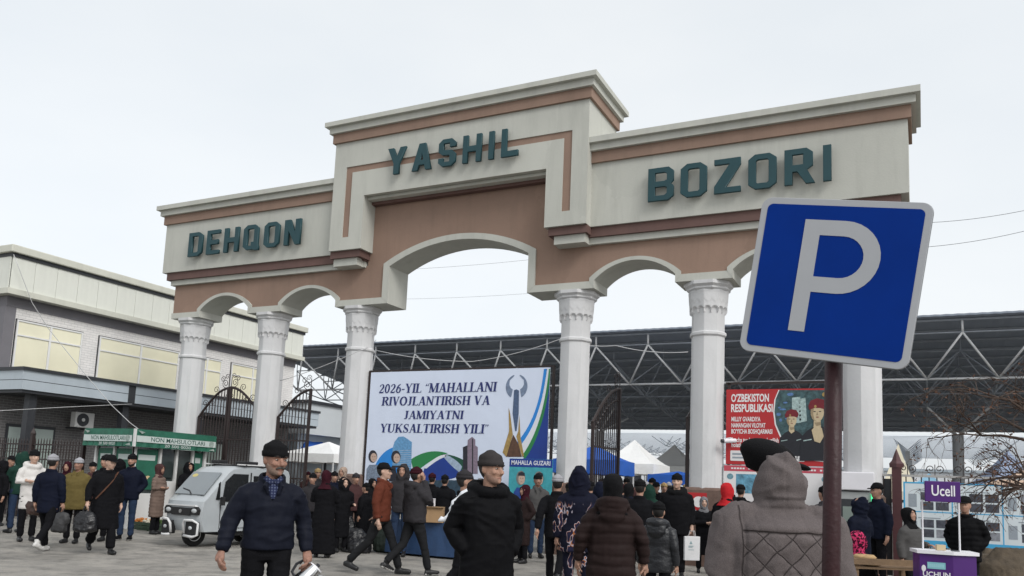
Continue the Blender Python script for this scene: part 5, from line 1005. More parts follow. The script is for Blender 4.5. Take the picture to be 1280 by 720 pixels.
for sx in (1,-1):
    f=frame((sx*(HW+.001),0,0),(0,sx,0)); 
    def sp(l): return [(sx*y,z) for y,z in l]
    x_=lambda z:0
    m=MB(); m.prism(sp([(-1.08,1.02),(-.98,1.02),(-.98,1.40),(-1.02,1.36)]),lambda a,b,d:(a,b,d-.028*max(0,(b-1))/.7),-.012,.006); m.build('quarter_window',VGS,vn,mtx=f)
    m=MB(); m.prism(sp([(-.90,.98),(-.18,.98),(-.18,1.58),(-.62,1.58),(-.84,1.40)]),lambda a,b,d:(a,b,d-.036*max(0,(b-1))/.7),-.015,.006); m.build('door_window',VGS,vn,mtx=f)
    m=MB(); m.prism(sp([(-.02,1.0),(.95,1.0),(.95,1.55),(-.02,1.55)]),lambda a,b,d:(a,b,d-.036*max(0,(b-1))/.7),-.015,.006); m.build('rear_window',VGS,vn,mtx=f)
    fr2=MB()
    for a,b,c,d in ((-.95,.40,-.935,1.0),(-.12,.40,-.105,1.62),(-.95,.40,-.105,.412)): fr2.prism(sp(rect(a,b,c,d)),lambda a,b,d:(a,b,d),-.02,.003)
    fr2.build('door_seam',VBL,vn,mtx=f); MB().box(sx*(HW+.002)-.01,-.35,.88,sx*(HW+.02)+.01,-.2,.91).build('door_handle',VBL,vn)
    m=MB(); m.tube([(sx*.58,-.95,1.05),(sx*.70,-.98,1.0)],.014,6); m.box(sx*.70-.06,-1.0,.90,sx*.70+.06,-.95,1.08); m.build('mirror',VBL,vn,bevel=.01)
    m=MB(); m.prism([(.27*sx,.81),(.52*sx,.86),(.57*sx,.80),(.55*sx,.69),(.29*sx,.69)],lambda a,b,d:(a,d,b),-1.515,-1.36); h_=m.build('headlight',VBL,vn); m=MB(); m.ball((.43*sx,-1.505,.775),(.10,.03,.05),12); m.build('lens',LAMP,h_,smooth=True)
    m=MB(); m.tube([(sx*.22,-1.56,.30),(sx*.22,-1.60,.50),(sx*.28,-1.62,.58),(sx*.50,-1.58,.58),(sx*.58,-1.50,.52),(sx*.58,-1.50,.28),(sx*.5,-1.56,.24),(sx*.24,-1.58,.26)],.028,8); m.build('bumper_guard',VW,vn,smooth=True); MB().box(sx*.40-.16,-1.56,.27,sx*.40+.16,-1.42,.55).build('bumper_block',VBL,vn,bevel=.02); m=MB().ball((sx*.42,-1.57,.42),(.06,.02,.04),10); m.build('fog_lamp',LAMP,vn,smooth=True)
    MB().box(sx*.55-.03,-.5,1.775,sx*.55+.03,.95,1.80).build('roof_rail',VW,vn)
m=MB(); m.prism([(-.30,.67),(.30,.67),(.34,.83),(-.34,.83)],lambda a,b,d:(a,d,b),-1.525,-1.42); m.build('grille',VBL,vn); m=MB(); m.prism([(-.5,.865),(.5,.865),(.46,.89),(-.46,.89)],lambda a,b,d:(a,d,b),-1.53,-1.40); m.build('grille_trim',VW,vn); m=MB(); m.tube([(0,-1.54,.755),(0,-1.52,.755)],.04,14); m.build('badge',RIM,vn)
for y in (-.3,.3,.85): MB().box(-.58,y,1.74,.58,y+.05,1.79).build('rack_bar',VBL,vn)
m=MB(); m.box(-.45,-.45,1.80,-.2,-.15,1.88); m.box(.1,-.2,1.80,.4,.25,1.87); 
MB().box(-.45,-.45,1.80,-.2,-.15,1.88).build('rack_block',VBL,vn,bevel=.02); MB().box(.1,-.2,1.80,.4,.25,1.87).build('rack_block',VBL,vn,bevel=.02)
def wheel(parent,c,r,w,rz=0):
    q=Vector(c); T=Matrix.Translation(q)@Matrix.Rotation(rz,4,'Z')
    m=MB(); m.lathe([(r*.6,-w/2),(r*.93,-w/2),(r,-w/2+.02),(r,w/2-.02),(r*.93,w/2),(r*.6,w/2)],n=28); wh=m.build('wheel',TYRE,parent,mtx=T@Matrix.Rotation(PI/2,4,'Y'),auto=30)
    m=MB(); m.lathe([(r*.6,-w/2+.01),(r*.55,-w/2-.003),(r*.15,-w/2+.02),(.02,-w/2+.012)],n=20); m.lathe([(.02,w/2-.012),(r*.15,w/2-.02),(r*.55,w/2+.003),(r*.6,w/2-.01)],n=20); m.build('rim',RIM,wh,auto=30)
wheel(vn,(0,-1.12,.25),.25,.12,R(-18)); wheel(vn,(.5,.70,.25),.25,.13); wheel(vn,(-.5,.70,.25),.25,.13)
MB().box(-.55,-.7,.24,.55,1.05,.34).build('chassis',VBL,vn); m=MB(); m.tube([(-.09,-1.12,.25),(-.09,-1.2,.55),(.09,-1.2,.55),(.09,-1.12,.25)],.025,6); m.build('fork',VBL,vn)
# ------------------------------------------------------------------ phone promotion stand
PUR=mat('promo_purple',(.055,.008,.13),.45,.1,3); PWH=mat('promo_white',(.68,.67,.70),.45,.05,3)
cp=ground(1181,10.4); cst=thing('promo_counter','purple promotion counter with white top and a purple sign on white poles','counter',cp,YAW+R(-14))
m=MB(); m.prism([(-.34+.0*0,-.16),(.02,-.24),(.30,-.16),(.30,.2),(-.34,.2)],lambda a,b,d:(a,b,d),0,.96); m.build('body',PUR,cst); m=MB(); m.prism([(-.37,-.18),(.02,-.27),(.33,-.18),(.33,.23),(-.37,.23)],lambda a,b,d:(a,b,d),.96,1.0); m.build('top',PWH,cst)
Fc=frame((-.16,-.202,0),(.36,-.08,0)); flat([rect(-.10,.78,.10,.86)],mat('promo_teal',(.2,.45,.5),.5),cst,Fc,.001,'strip'); text('UCHUN',.085,PWH,cst,Fc@Matrix.Translation((0,.71,.002)),.0005,.02); flat([rect(-.09+.022*i,.80,-.075+.022*i,.84) for i in range(8)],mat('promo_strip_print',(.30,.55,.60),.5),cst,Fc,.003,'strip_print')
flat([oval(-.14,.78,.025,.04)],PWH,cst,Fc,.001,'emblem')
for x,y in ((-.24,.1),(.16,.0)): MB().tube([(x,y,1.0),(x,y,1.62)],.011,8).build('pole',PWH,cst)
MB().box(-.23,-.02,1.60,.18,.02,1.86).build('sign_panel',PUR,cst,bevel=.008); text('Ucell',.19,PWH,cst,frame((-.02,-.024,1.735)),.001,.012,width=.27)
m=MB(); m.box(-.12,-.08,1.003,-.02,.0,1.07); m.build('leaflet_holder',mat('card_tan',(.5,.4,.25),.6),cst); MB().box(.05,-.12,1.003,.13,-.02,1.012).build('phone',DARKM,cst)
# ------------------------------------------------------------------ wooden market bench, cash machine, camera
WOOD=mat('weathered_wood',(.20,.13,.075),.8,.3,6,.4,30); BREAD=mat('bread_crust',(.45,.30,.15),.8,.3,15,.3,40)
bp0=ground(1100,11.6); wb=thing('market_bench','rough wooden bench of boards with bread on top beside the parking post','bench',bp0,YAW+.05)
for i,(y,z) in enumerate(((-.3,.66),(-.12,.665),(.06,.66),(.24,.668))): MB().box(-.55,y,z,.52,y+.165,z+.03).build('plank',WOOD,wb)
MB().box(-.56,-.335,.72,.53,-.30,.80).build('front_rail',WOOD,wb)
for x in (-.52,.45):
    for y in (-.28,.3): MB().box(x,y,0,x+.07,y+.07,.80 if y<0 else .66).build('leg',WOOD,wb)
br_=MB(); br_.lathe([(.02,0),(.13,.01),(.16,.04),(.12,.075),(.02,.06)],n=20); bm2=br_.mesh('bread',BREAD,True)
for i,(x,y,z,l) in enumerate(((-.22,-.18,.70,'round bread loaf lying flat on the wooden bench'),(-.28,-.12,.765,'round bread loaf stacked on another on the wooden bench'))):
    o=link(bm2,'bread_loaf'); o.matrix_world=Matrix.Translation(bp0)@Matrix.Rotation(YAW,4,'Z')@Matrix.Translation((x,y,z)); tag(o,l,'bread')
ap=ground(1066,17.0); atm=thing('cash_machine','white cash machine cabinet with green edge light near the last column','cash machine',ap,.1)
MB().box(-.36,-.3,0,.36,.3,1.75).build('cabinet',mat('atm_grey',(.33,.34,.34),.5,.1,2),atm,bevel=.02); MB().box(-.40,-.36,1.78,.40,.3,2.15).build('header',PWH,atm,bevel=.02); MB().box(-.28,-.315,1.0,.28,-.305,1.6).build('screen_recess',DARKM,atm); MB().box(-.2,-.325,1.15,.15,-.316,1.45).build('screen',mat('atm_screen',(.20,.24,.22),.2),atm)
GE=mat('green_light',(.05,.6,.25),.5); GE.node_tree.nodes['Principled BSDF'].inputs['Emission Color'].default_value=(.05,.8,.3,1); GE.node_tree.nodes['Principled BSDF'].inputs['Emission Strength'].default_value=.8
MB().box(.33,-.34,1.2,.36,-.303,1.72).build('edge_light',GE,atm)
sc=thing('security_camera','white bullet security camera with dark lens on the white column','camera',(6.6+.36,-.12,2.78)); m=MB(); m.tube([(.32,-.05,0),(.10,-.25,-.02)],.05,14); m.build('housing',PWH,sc,smooth=False); m=MB(); m.tube([(.11,-.24,-.02),(.06,-.285,-.025)],.042,14); m.build('lens',DARKM,sc); m=MB(); m.tube([(.0,0,.02),(.2,-.02,.06),(.28,-.08,.0)],.018,8); m.build('arm',PWH,sc)
# ------------------------------------------------------------------ the crowd
OLIVE=cloth('olive_jacket_cloth',(.115,.088,.032),.8); BRN=cloth('rust_brown_jacket',(.105,.030,.018),.75); DGREY=cloth('dark_grey_jacket',(.032,.030,.033),.8); NAV2=cloth('dark_navy_jacket',(.007,.009,.019),.75); JEAN=cloth('blue_jeans',(.022,.036,.07),.85); CHAR=cloth('charcoal_trousers',(.016,.0165,.018),.85); WHT=cloth('white_jacket_cloth',(.58,.56,.54),.8); TAUPE=cloth('taupe_puffer',(.16,.115,.095),.7); GREEN=cloth('dark_green_hoodie',(.014,.04,.03),.85); MAR=cloth('maroon_knit',(.035,.009,.014),.95,.6,110,.3); DBRN=cloth('dark_brown_puffer',(.022,.014,.0135),.65); REDS=cloth('red_scarf_cloth',(.42,.02,.025),.85); GRYS=cloth('grey_scarf_cloth',(.16,.16,.17),.85); GCOAT=cloth('mid_grey_wool_coat',(.075,.073,.072),.9,.5,110); TANK=cloth('tan_knit',(.36,.25,.12),.95,.6,110); BEIG=cloth('beige_scarf',(.33,.25,.2),.9); BRNS=cloth('brown_scarf',(.06,.03,.03),.9)
PINKS=cloth('pink_patterned_scarf',(.45,.03,.10),.85)
def blots(m):
    nt=m.node_tree; N=nt.nodes; L=nt.links; t=N.new('ShaderNodeTexCoord'); v=N.new('ShaderNodeTexNoise'); v.inputs['Scale'].default_value=28; L.new(t.outputs['Object'],v.inputs[0]); r=N.new('ShaderNodeValToRGB'); r.color_ramp.elements[0].position=.46; r.color_ramp.elements[1].position=.54; r.color_ramp.elements[0].color=(.03,.006,.015,1); r.color_ramp.elements[1].color=(.5,.04,.12,1); L.new(v.outputs[0],r.inputs[0])
    vm=[n for n in N if n.bl_idname=='ShaderNodeVectorMath'][0]; L.new(r.outputs[0],vm.inputs[0])
blots(PINKS)
def flames(m):
    nt=m.node_tree; N=nt.nodes; L=nt.links; t=N.new('ShaderNodeTexCoord'); mp=N.new('ShaderNodeMapping'); mp.inputs['Scale'].default_value=(1,1,.45); L.new(t.outputs['Object'],mp.inputs[0])
    n=N.new('ShaderNodeTexNoise'); n.inputs['Scale'].default_value=11; n.inputs['Detail'].default_value=2.5; L.new(mp.outputs[0],n.inputs[0])
    r=N.new('ShaderNodeValToRGB'); e=r.color_ramp.elements; e[0].position=.535; e[0].color=(.009,.010,.020,1); e[1].position=.60; e[1].color=(.02,.02,.045,1)
    for p,c in ((.545,(.40,.36,.42)),(.562,(.40,.36,.42)),(.568,(.40,.15,.05)),(.582,(.30,.10,.03)),(.588,(.02,.02,.045))): x=e.new(p); x.color=(*c,1)
    L.new(n.outputs[0],r.inputs[0]); s=N.new('ShaderNodeSeparateXYZ'); L.new(t.outputs['Object'],s.inputs[0]); ms=N.new('ShaderNodeMapRange'); ms.inputs['From Min'].default_value=1.36; ms.inputs['From Max'].default_value=1.28; L.new(s.outputs[2],ms.inputs[0])
    c=N.new('ShaderNodeMix'); c.data_type='RGBA'; L.new(ms.outputs[0],c.inputs[0]); c.inputs[6].default_value=(.009,.010,.020,1); L.new(r.outputs[0],c.inputs[7])
    vm=[k for k in N if k.bl_idname=='ShaderNodeVectorMath'][0]; L.new(c.outputs[2],vm.inputs[0])
FLAME=cloth('flame_print_hoodie',(.01,.011,.024),.85); flames(FLAME)
def who(label,px,head,d,face,hmax=1.93,**K):
    pos,h=pplace(px,head,d); K.setdefault('vox',.017 if d<20 else .022); K.setdefault('facedet',abs(face)<115); return person(label,pos,min(h,hmax),face,**K)
LW=('down','fwd')
# left group
who('person in dark jacket with white strap at the end of the group by the fence',2,576,19.2,-60,jacket=BLK,hoodup=True,hat='none')
who('person in dark green hoodie and jeans behind the woman in white',27,565,19.4,-150,jacket=GREEN,trousers=JEAN,hoodup=True,hat='none',larm='fwd')
ww,_i=who('woman in white jacket with red stripe and black knitted hat',42,563,17.4,20,jacket=WHT,hem=.62,trousers=BLK,hat_mat=BLK2,larm='fold',rarm='fold',collar='hooddown',skin=SKIN3,hat_z=.13)
m=MB(); stack(m,[(0,0,1.115,.196,.142,.14),(0,0,1.185,.198,.144,.14)],24); m.build('red_stripe',REDS,ww,smooth=True)
who('person in navy jacket and light grey knitted hat walking away with white trainers',66,567,15.4,150,jacket=NAV2,hat_mat=LGREY,trousers=BLK,hem=.72,stride=.28,larm='down',rarm='down',shoes=SOLE,bulk=1.05)
who('man in olive jacket and light grey knitted hat carrying shopping bags',98,573,17.4,-25,jacket=OLIVE,hat_mat=LGREY,hem=.70,bulk=1.22,trousers=BLK,build=1.1,larm='down',rarm='down',collar='open',skin=SKIN2)
wb_,wbi=who('woman in long black coat and black cap carrying a black plastic bag',137,568,15.5,18,jacket=BLK,hat='cap',hem=.45,hemw=.22,bulk=1.15,stride=.2,flare=1.3,larm='down',rarm='out',skin=SKIN3,head_pitch=8,head_yaw=12)
m=MB(); m.tube([(.14,-.05,1.47),(.02,-.15,1.3),(-.12,-.16,1.12),(-.21,-.08,.98)],[(.005,.018)]*4,6); m.build('bag_strap',cloth('brown_strap',(.09,.045,.03)),wb_)
who('man in black knitted hat standing behind the woman in black coat',131,569,18.2,-35,jacket=BLK,hat_mat=BLK2)
who('man in dark navy jacket and jeans standing by the bread kiosk',164,568,18.7,-20,jacket=NAV2,trousers=JEAN,hat_mat=BLK2,larm='pocket',rarm='down',shoes=BLK,whitesole=True,beard=DHAIR,bulk=1.1)
who('woman in taupe puffer coat and brown headscarf facing the kiosk window',200,580,20.8,60,jacket=TAUPE,hem=.42,quilt='rows',hat='scarf',hat_mat=BRNS,larm='fold',rarm='fold',bulk=1.15)
who('hooded person in dark jacket standing at the kiosk behind the van',236,578,23.5,30,jacket=BLK,hoodup=True,hat='none',larm='fold',rarm='fold')
# between the second and third columns
who('woman in long black robe and dark maroon headscarf with her back turned',408,588,16.6,165,jacket=BLK,hem=.07,hemw=.27,hat='scarf',hat_mat=MAR,larm='fold',rarm='fold',bulk=1.08)
who('child in black hooded coat holding a white cap beside the black robe',431,597,18.0,25,jacket=BLK,hem=.35,hoodup=True,hat='none',larm='hold',rarm='down',skin=SKIN3,hmax=1.62)
who('person in tan knitted hat in the crowd beyond the iron gate leaf',397,586,24,20,jacket=DGREY,hat_mat=TANK)
who('woman in beige headscarf near the foot of the third column',428,584,22,-30,jacket=BLK,hat='scarf',hat_mat=BEIG,hem=.4)
who('person in maroon hat deep in the market behind the iron gate leaf',385,590,30,10,jacket=BRNS,hat_mat=MAR)
# in front of the banner
who('young man in rust brown jacket and black cap striding past the banner',480,570,14.2,75,jacket=BRN,trousers=CHAR,hat='cap',stride=.42,larm='back',rarm='down',hem=.86,collar='open',skin=SKIN3,lknee=.12,rknee=.35,vox=.013)
who('man in dark grey jacket and maroon knitted hat talking on the phone',521,582,14.2,118,jacket=DGREY,trousers=CHAR,hat_mat=MAR,stride=-.32,larm='down',rarm='phone',hem=.88,hemw=.19,bulk=1.12,whitesole=True,build=1.12,lknee=.5,rknee=.05,vox=.013,collar='hooddown')
who('man in dark grey hooded jacket standing before the banner',503,578,17.6,-15,jacket=DGREY,trousers=JEAN,hoodup=True,hat='none',larm='pocket',rarm='pocket')
who('short person in black coat standing among bags at the third column',458,604,18.6,-120,jacket=BLK,hem=.4,bulk=1.3,hat_mat=BLK2,lean=.3,hmax=1.66)
sp_,spi=who('person in grey knitted hat carrying a white sack over the shoulder',582,588,10.5,100,jacket=BLK,hat_mat=DGREY,larm='down',rarm='fold',hem=.8,stride=.2)
# between the banner and the open gate
who('man in grey wool coat and black hat with hands in pockets beside the turquoise poster',672,593,18.6,12,jacket=GCOAT,trousers=JEAN,hat='beanie',larm='pocket',rarm='pocket',hem=.80,collar='open',skin=SKIN2)
who('man in black jacket and patterned cap walking toward the gate',697,592,13.2,172,jacket=BLK,hat_mat=LGREY,stride=.3,larm='back',rarm='down',hem=.8)
who('person in navy hoodie with flame print seen from behind with hood up',724,584,10.6,176,jacket=FLAME,trousers=FLAME,hoodup=True,hat='none',hem=.74,larm='down',rarm='down',bulk=1.15,vox=.013)
who('woman in long dark brown puffer coat walking away beside the flame print hoodie',766,593,7.8,180,jacket=DBRN,hem=.30,hemw=.225,quilt='rows',row=.10,hat='scarf',hat_mat=BLK2,collar='hooddown',larm='out',rarm='out',bulk=1.22,vox=.012,wrinkle=.006)
who('boy in black leather jacket and black knitted hat walking away',824,628,9.6,168,jacket=mat('black_leather',(.012,.013,.016),.38,.2,9,.3,50),hat_mat=BLK2,hem=.80,larm='down',rarm='down',bulk=1.1,hmax=1.6,vox=.012,collar='hooddown')
who('person in black coat between the brown puffer coat and the man with fur collar',800,600,13.2,172,jacket=BLK,hem=.5,hat_mat=BLK2,larm='down',rarm='fold',bulk=1.15,hmax=1.8)
mb_,mbi=who('man in black coat with fur collar facing forward with a white carrier bag',846,590,15.6,-8,jacket=BLK,hem=.74,collar='fur',hat='beanie',hat_mat=BLK2,larm='down',rarm='behind',bulk=1.2,build=1.1,stride=.1,skin=SKIN3,vox=.013)
who('woman in grey headscarf and dark coat by the brown pedestal',880,621,16.8,10,jacket=BLK,hat='scarf',hat_mat=GRYS,hem=.42,larm='down',rarm='fold',hmax=1.62,skin=SKIN3)
who('woman in red headscarf and black coat beside the brown pedestal',909,604,14.0,150,jacket=BLK,hat='scarf',hat_mat=REDS,hem=.35,hemw=.24,larm='fold',rarm='fold',bulk=1.15)
for i,(px,hd,d,l,hm) in enumerate(((783,598,24,'man in black knitted hat under the edge of the white tent',BLK2),(798,601,27,'man in dark hat deep under the white tent valance',DGREY),(815,598,22,'man in dark cap with bare face beside the fur collar coat',BLK2),(836,600,29,'man in grey hat far down the market lane',LGREY),(766,600,31,'person in maroon hat far down the market lane',MAR),(752,599,26,'person in black hat behind the open gate leaf',BLK2),(857,598,33,'person in tan hat far down the market lane by the column',TANK))):
    who(l,px,hd,d,(0,20,-15,170,0,165,10)[i],jacket=(BLK,DGREY,BLK,NAV2,BLK,BLK,GREEN)[i],hat_mat=hm,vox=.024)
EXTRA=[(644,600,20.5,'man in olive jacket between the black parka and the turquoise poster',dict(jacket=OLIVE,hat='cap')),(684,600,21.5,'woman in beige headscarf in front of the column beside the turquoise poster',dict(jacket=DBRN,hat='scarf',hat_mat=BEIG,hem=.4)),
(738,602,18.0,'man in dark grey jacket ahead of the flame print hoodie',dict(jacket=DGREY,hat_mat=BLK2)),(786,604,15.5,'woman in black headscarf just ahead of the brown puffer coat',dict(jacket=NAV2,hat='scarf',hat_mat=BLK2,hem=.4)),(812,606,17.0,'man in green hood behind the boy in leather jacket',dict(jacket=GREEN,hoodup=True,hat='none')),
(866,604,19.5,'man in navy jacket half hidden behind the fur collar coat',dict(jacket=NAV2,hat_mat=DGREY)),(895,614,18.5,'woman in brown headscarf between the grey and red headscarves',dict(jacket=BLK,hat='scarf',hat_mat=BRNS,hem=.4)),(926,606,17.5,'man in black cap behind the red headscarf',dict(jacket=BLK,hat='cap')),(1030,608,14.5,'man in dark knitted hat right behind the parking post',dict(jacket=DGREY,hat_mat=BLK2)),
(556,594,19.5,'man in black jacket standing at the blue stall',dict(jacket=BLK,hat_mat=BLK2)),(418,590,21.0,'man in navy jacket behind the black robe',dict(jacket=NAV2,hat_mat=BLK2)),(600,598,20.0,'woman in grey headscarf at the far end of the blue stall',dict(jacket=DBRN,hat='scarf',hat_mat=GRYS,hem=.4)),(778,606,20.0,'person in maroon hat under the blue tent edge',dict(jacket=DGREY,hat_mat=MAR)),(628,604,18.0,'person in black hood right behind the black parka',dict(jacket=BLK,hoodup=True,hat='none')),(656,606,17.2,'woman in maroon headscarf beside the grey wool coat',dict(jacket=DBRN,hat='scarf',hat_mat=MAR,hem=.4)),(712,604,17.0,'man in olive jacket between the patterned cap and the flame hoodie',dict(jacket=OLIVE,hat_mat=BLK2)),(750,603,14.2,'person in navy hood walking ahead of the brown puffer coat',dict(jacket=NAV2,hoodup=True,hat='none')),(794,610,19.0,'woman in dark brown headscarf and taupe coat in the gateway',dict(jacket=TAUPE,hat='scarf',hat_mat=BRNS,hem=.4)),(820,603,20.5,'man in black leather cap in the gateway',dict(jacket=BLK,hat='cap')),(872,608,21.0,'man in green jacket at the foot of the column with the security camera',dict(jacket=GREEN,hat_mat=BLK2)),(915,618,16.2,'woman in black headscarf close behind the red headscarf',dict(jacket=DGREY,hat='scarf',hat_mat=BLK2,hem=.4)),(445,592,20.0,'man in brown jacket behind the child in black',dict(jacket=BRNS,hat_mat=DGREY)),(466,598,20.5,'woman in black headscarf under the left end of the banner',dict(jacket=BLK,hat='scarf',hat_mat=BLK2,hem=.4)),(540,592,20.2,'man in maroon hat and black jacket at the stall',dict(jacket=BLK,hat_mat=MAR)),(808,598,30.0,'man in light grey hat beneath the white tent',dict(jacket=BLK,hat_mat=LGREY)),
(14,570,21.5,'man in black cap behind the green hoodie by the fence',dict(jacket=DGREY,hat='cap')),(84,577,20.5,'woman in maroon headscarf between the navy and olive jackets',dict(jacket=BLK,hat='scarf',hat_mat=MAR,hem=.4)),(116,578,20.8,'man in brown jacket between the olive jacket and the black coat',dict(jacket=BRNS,hat_mat=BLK2)),(150,574,21.5,'person in black hood between the black coat and the navy jacket',dict(jacket=BLK,hoodup=True,hat='none')),(391,592,19.0,'man in dark grey jacket beside the black robe',dict(jacket=DGREY,hat_mat=BLK2)),(590,600,21.5,'man in black cap behind the white sack',dict(jacket=BLK,hat='cap')),(840,610,22.0,'woman in beige headscarf behind the fur collar coat',dict(jacket=DBRN,hat='scarf',hat_mat=BEIG,hem=.4)),
(830,604,24.0,'man in tan hat behind the boy in leather jacket',dict(jacket=BLK,hat_mat=TANK))]
for i,(px,hd,d,l,K) in enumerate(EXTRA): who(l,px,hd,d,(10,160,175,170,178,-20,30,165,-140,170,15,-30,170,172,-60,168,175,160,-10,150,170,20,40,165,0,30,-20,10,170,-15,165,20,15)[i],vox=.021,larm=('down','fold','pocket')[i%3],rarm=('pocket','fold','down')[i%3],bulk=1.05,**K)
# around the hooded coat and the stands on the right
who('man in large black flat cap and dark leather jacket behind the grey quilted coat',968,555,5.0,98,jacket=mat('dark_leather',(.022,.019,.018),.36,.25,9,.35,50,spec=.5),hat='flatcap',hat_mat=BLK2,hem=.8,bulk=1.25,build=1.15,vox=.012,hmax=1.90,collar='band',facedet=False,head_pitch=-4,wrinkle=.014)
who('man in dark cap and navy jacket near the cash machine',1096,604,15.0,-50,jacket=NAV2,hat='cap',larm='down',rarm='down',bulk=1.1)
who('person in dark blue hooded coat seen from behind near the cash machine',1074,622,13.2,-130,jacket=NAV2,hoodup=True,hat='none',hem=.4,bulk=1.15,larm='hold',rarm='hold')
who('woman in grey wool jacket and black headscarf facing the promotion counter',1138,634,12.0,55,jacket=GCOAT,hat='scarf',hat_mat=BLK2,larm='hold',rarm='down',hem=.78,bulk=1.12,head_pitch=-12)
who('man in black padded jacket and cap standing behind the promotion counter',1206,621,12.3,-12,jacket=BLKN,hat='cap',larm='pocket',rarm='pocket',bulk=1.15,hem=.78,quilt='rows')
# seated market woman behind the wooden bench
pos=ground(1072,12.3); person('seated woman in black coat with pink patterned headscarf behind the wooden bench',(pos[0],pos[1],-.55),1.62,150,jacket=BLK,hat='scarf',hat_mat=PINKS,hem=.6,bulk=1.2,vox=.017,larm='hold',rarm='hold',head=1.3,facedet=False)
# ------------------------------------------------------------------ things carried
def world_hand(p,info,i,off=(0,0,0)):
    w,d=info['hands'][i]; v=Matrix.Translation(p.location)@Matrix.Rotation(p.rotation_euler.z,4,'Z')@((w+d*.09)*info['s']); return Vector(v)+Vector(off)
CHROME=mat('kettle_steel',(.62,.62,.62),.16,.05,4,metal=1.0)
hw=world_hand(kman,ki,0)
kt=thing('steel_kettle','polished steel jug kettle hanging tilted from the man\'s hand','kettle',tuple(hw+Vector((0,0,-.13))))
side=Vector((RT[0],RT[1],0)).normalized(); ktm=Matrix.Rotation(math.atan2(side.y,side.x),4,'Z')@Matrix.Rotation(R(40),4,'Y')@Matrix.Rotation(R(-18),4,'X')
m=MB(); m.lathe([(.085,-.10),(.088,-.09),(.084,-.02),(.070,.09),(.066,.10)],n=32); m.build('body',CHROME,kt,mtx=ktm,auto=40); m=MB(); m.lathe([(.064,.10),(.06,.112),(.02,.118)],n=28); l_=m.build('lid',PWH,kt,mtx=ktm,auto=40); m=MB(); m.lathe([(.015,.118),(.018,.14),(.008,.145)],n=12); m.build('knob',DARKM,l_)
m=MB(); m.lathe([(.088,-.112),(.089,-.10)],n=28); m.build('base_ring',DARKM,kt,mtx=ktm); m=MB(); m.tube([(-.07,0,.085),(-.12,0,.08),(-.14,0,.02),(-.12,0,-.05),(-.085,0,-.06)],[(.012,.016)]*5,8); m.build('handle',DARKM,kt,mtx=ktm); m=MB(); m.tube([(.07,0,.06),(.10,0,.085),(.115,0,.10)],[.022,.016,.012],10); m.build('spout',CHROME,kt,mtx=ktm)
PLB=mat('black_plastic_bag',(.012,.012,.014),.32,.2,9,.6,18,bdist=.03); 
def bag(name,label,cat,pos,w,dp,h,mt,rz=0,seed=1,top=.45,handles=True,vox=.014):
    t=thing(name,label,cat,pos,rz); m=MB(); stack(m,[(0,0,0,w*.35,dp*.35,dp*.35),(0,0,h*.08,w*.48,dp*.5,dp*.5),(0,0,h*.35,w*.5,dp*.52,dp*.52),(0,0,h*.7,w*(.5+top)/2,dp*.4,dp*.4),(0,0,h,w*top*.6,dp*.16,dp*.16)],24); c2,f2,m2=remesh(m,vox,1); N2=normals(c2,f2); c2=c2+N2*(.014*(1-2*np.abs(vnoise(c2*np.array([14,14,8.]),seed)))+.006*vnoise(c2*30,seed+1))[:,None]; skin_obj('bag_body',c2,f2,m2,[mt],t)
    if handles:
        for s_ in (-1,1): mm=MB(); mm.tube([(-w*.16,s_*.02,h*.95),(-w*.1,s_*.015,h*1.25),(0,0,h*1.36),(w*.1,s_*.015,h*1.25),(w*.16,s_*.02,h*.95)],[(.004,.014)]*5,6); mm.build('handle',mt,t)
    return t
h0=world_hand(wb_,wbi,1); bag('plastic_bag','bulging black plastic bag hanging from the woman in black coat','bag',(h0.x,h0.y,h0.z-.46),.42,.26,.36,PLB,YAW,3)
pb=ground(82,16.6); bag('shopping_bag','dark grey handled shopping bag next to the man in olive jacket','bag',(pb[0],pb[1],.28),.30,.2,.38,mat('dark_grey_bag',(.04,.04,.042),.6,.2,8),YAW,5,.85)
pb=ground(110,16.9); 
pb=ground(50,15.6); bag('handbag','brown leather handbag held by the person in navy jacket','bag',(pb[0],pb[1],.66),.30,.14,.24,mat('brown_leather',(.05,.026,.02),.5,.3,9),YAW,7,.8)
h1=world_hand(mb_,mbi,0); wbag=thing('carrier_bag','white paper carrier bag held by the man with fur collar','bag',(h1.x,h1.y,h1.z-.55),YAW+.2); m=MB(); m.prism([(-.15,0),(.15,0),(.155,.44),(-.155,.44)],lambda a,b,d:(a,d,b),-.05,.05); m.build('bag_body',mat('white_bag_paper',(.62,.62,.63),.6,.08,6,.3,12),wbag,bevel=.01); flat([[(-.06,.30),(-.03,.36),(0,.30)],rect(-.08,.255,.02,.27),rect(-.08,.235,.0,.245),rect(-.08,.19,.03,.20)],mat('bag_print',(.2,.3,.32),.6),wbag,frame((0,-.05,0)),.001,'print')
for s_ in (-.03,.03): m=MB(); m.tube([(-.07,s_,.44),(-.05,s_,.54),(.05,s_,.54),(.07,s_,.44)],.005,5); m.build('handle',mat('white_bag_paper',(.6,.6,.6)),wbag)
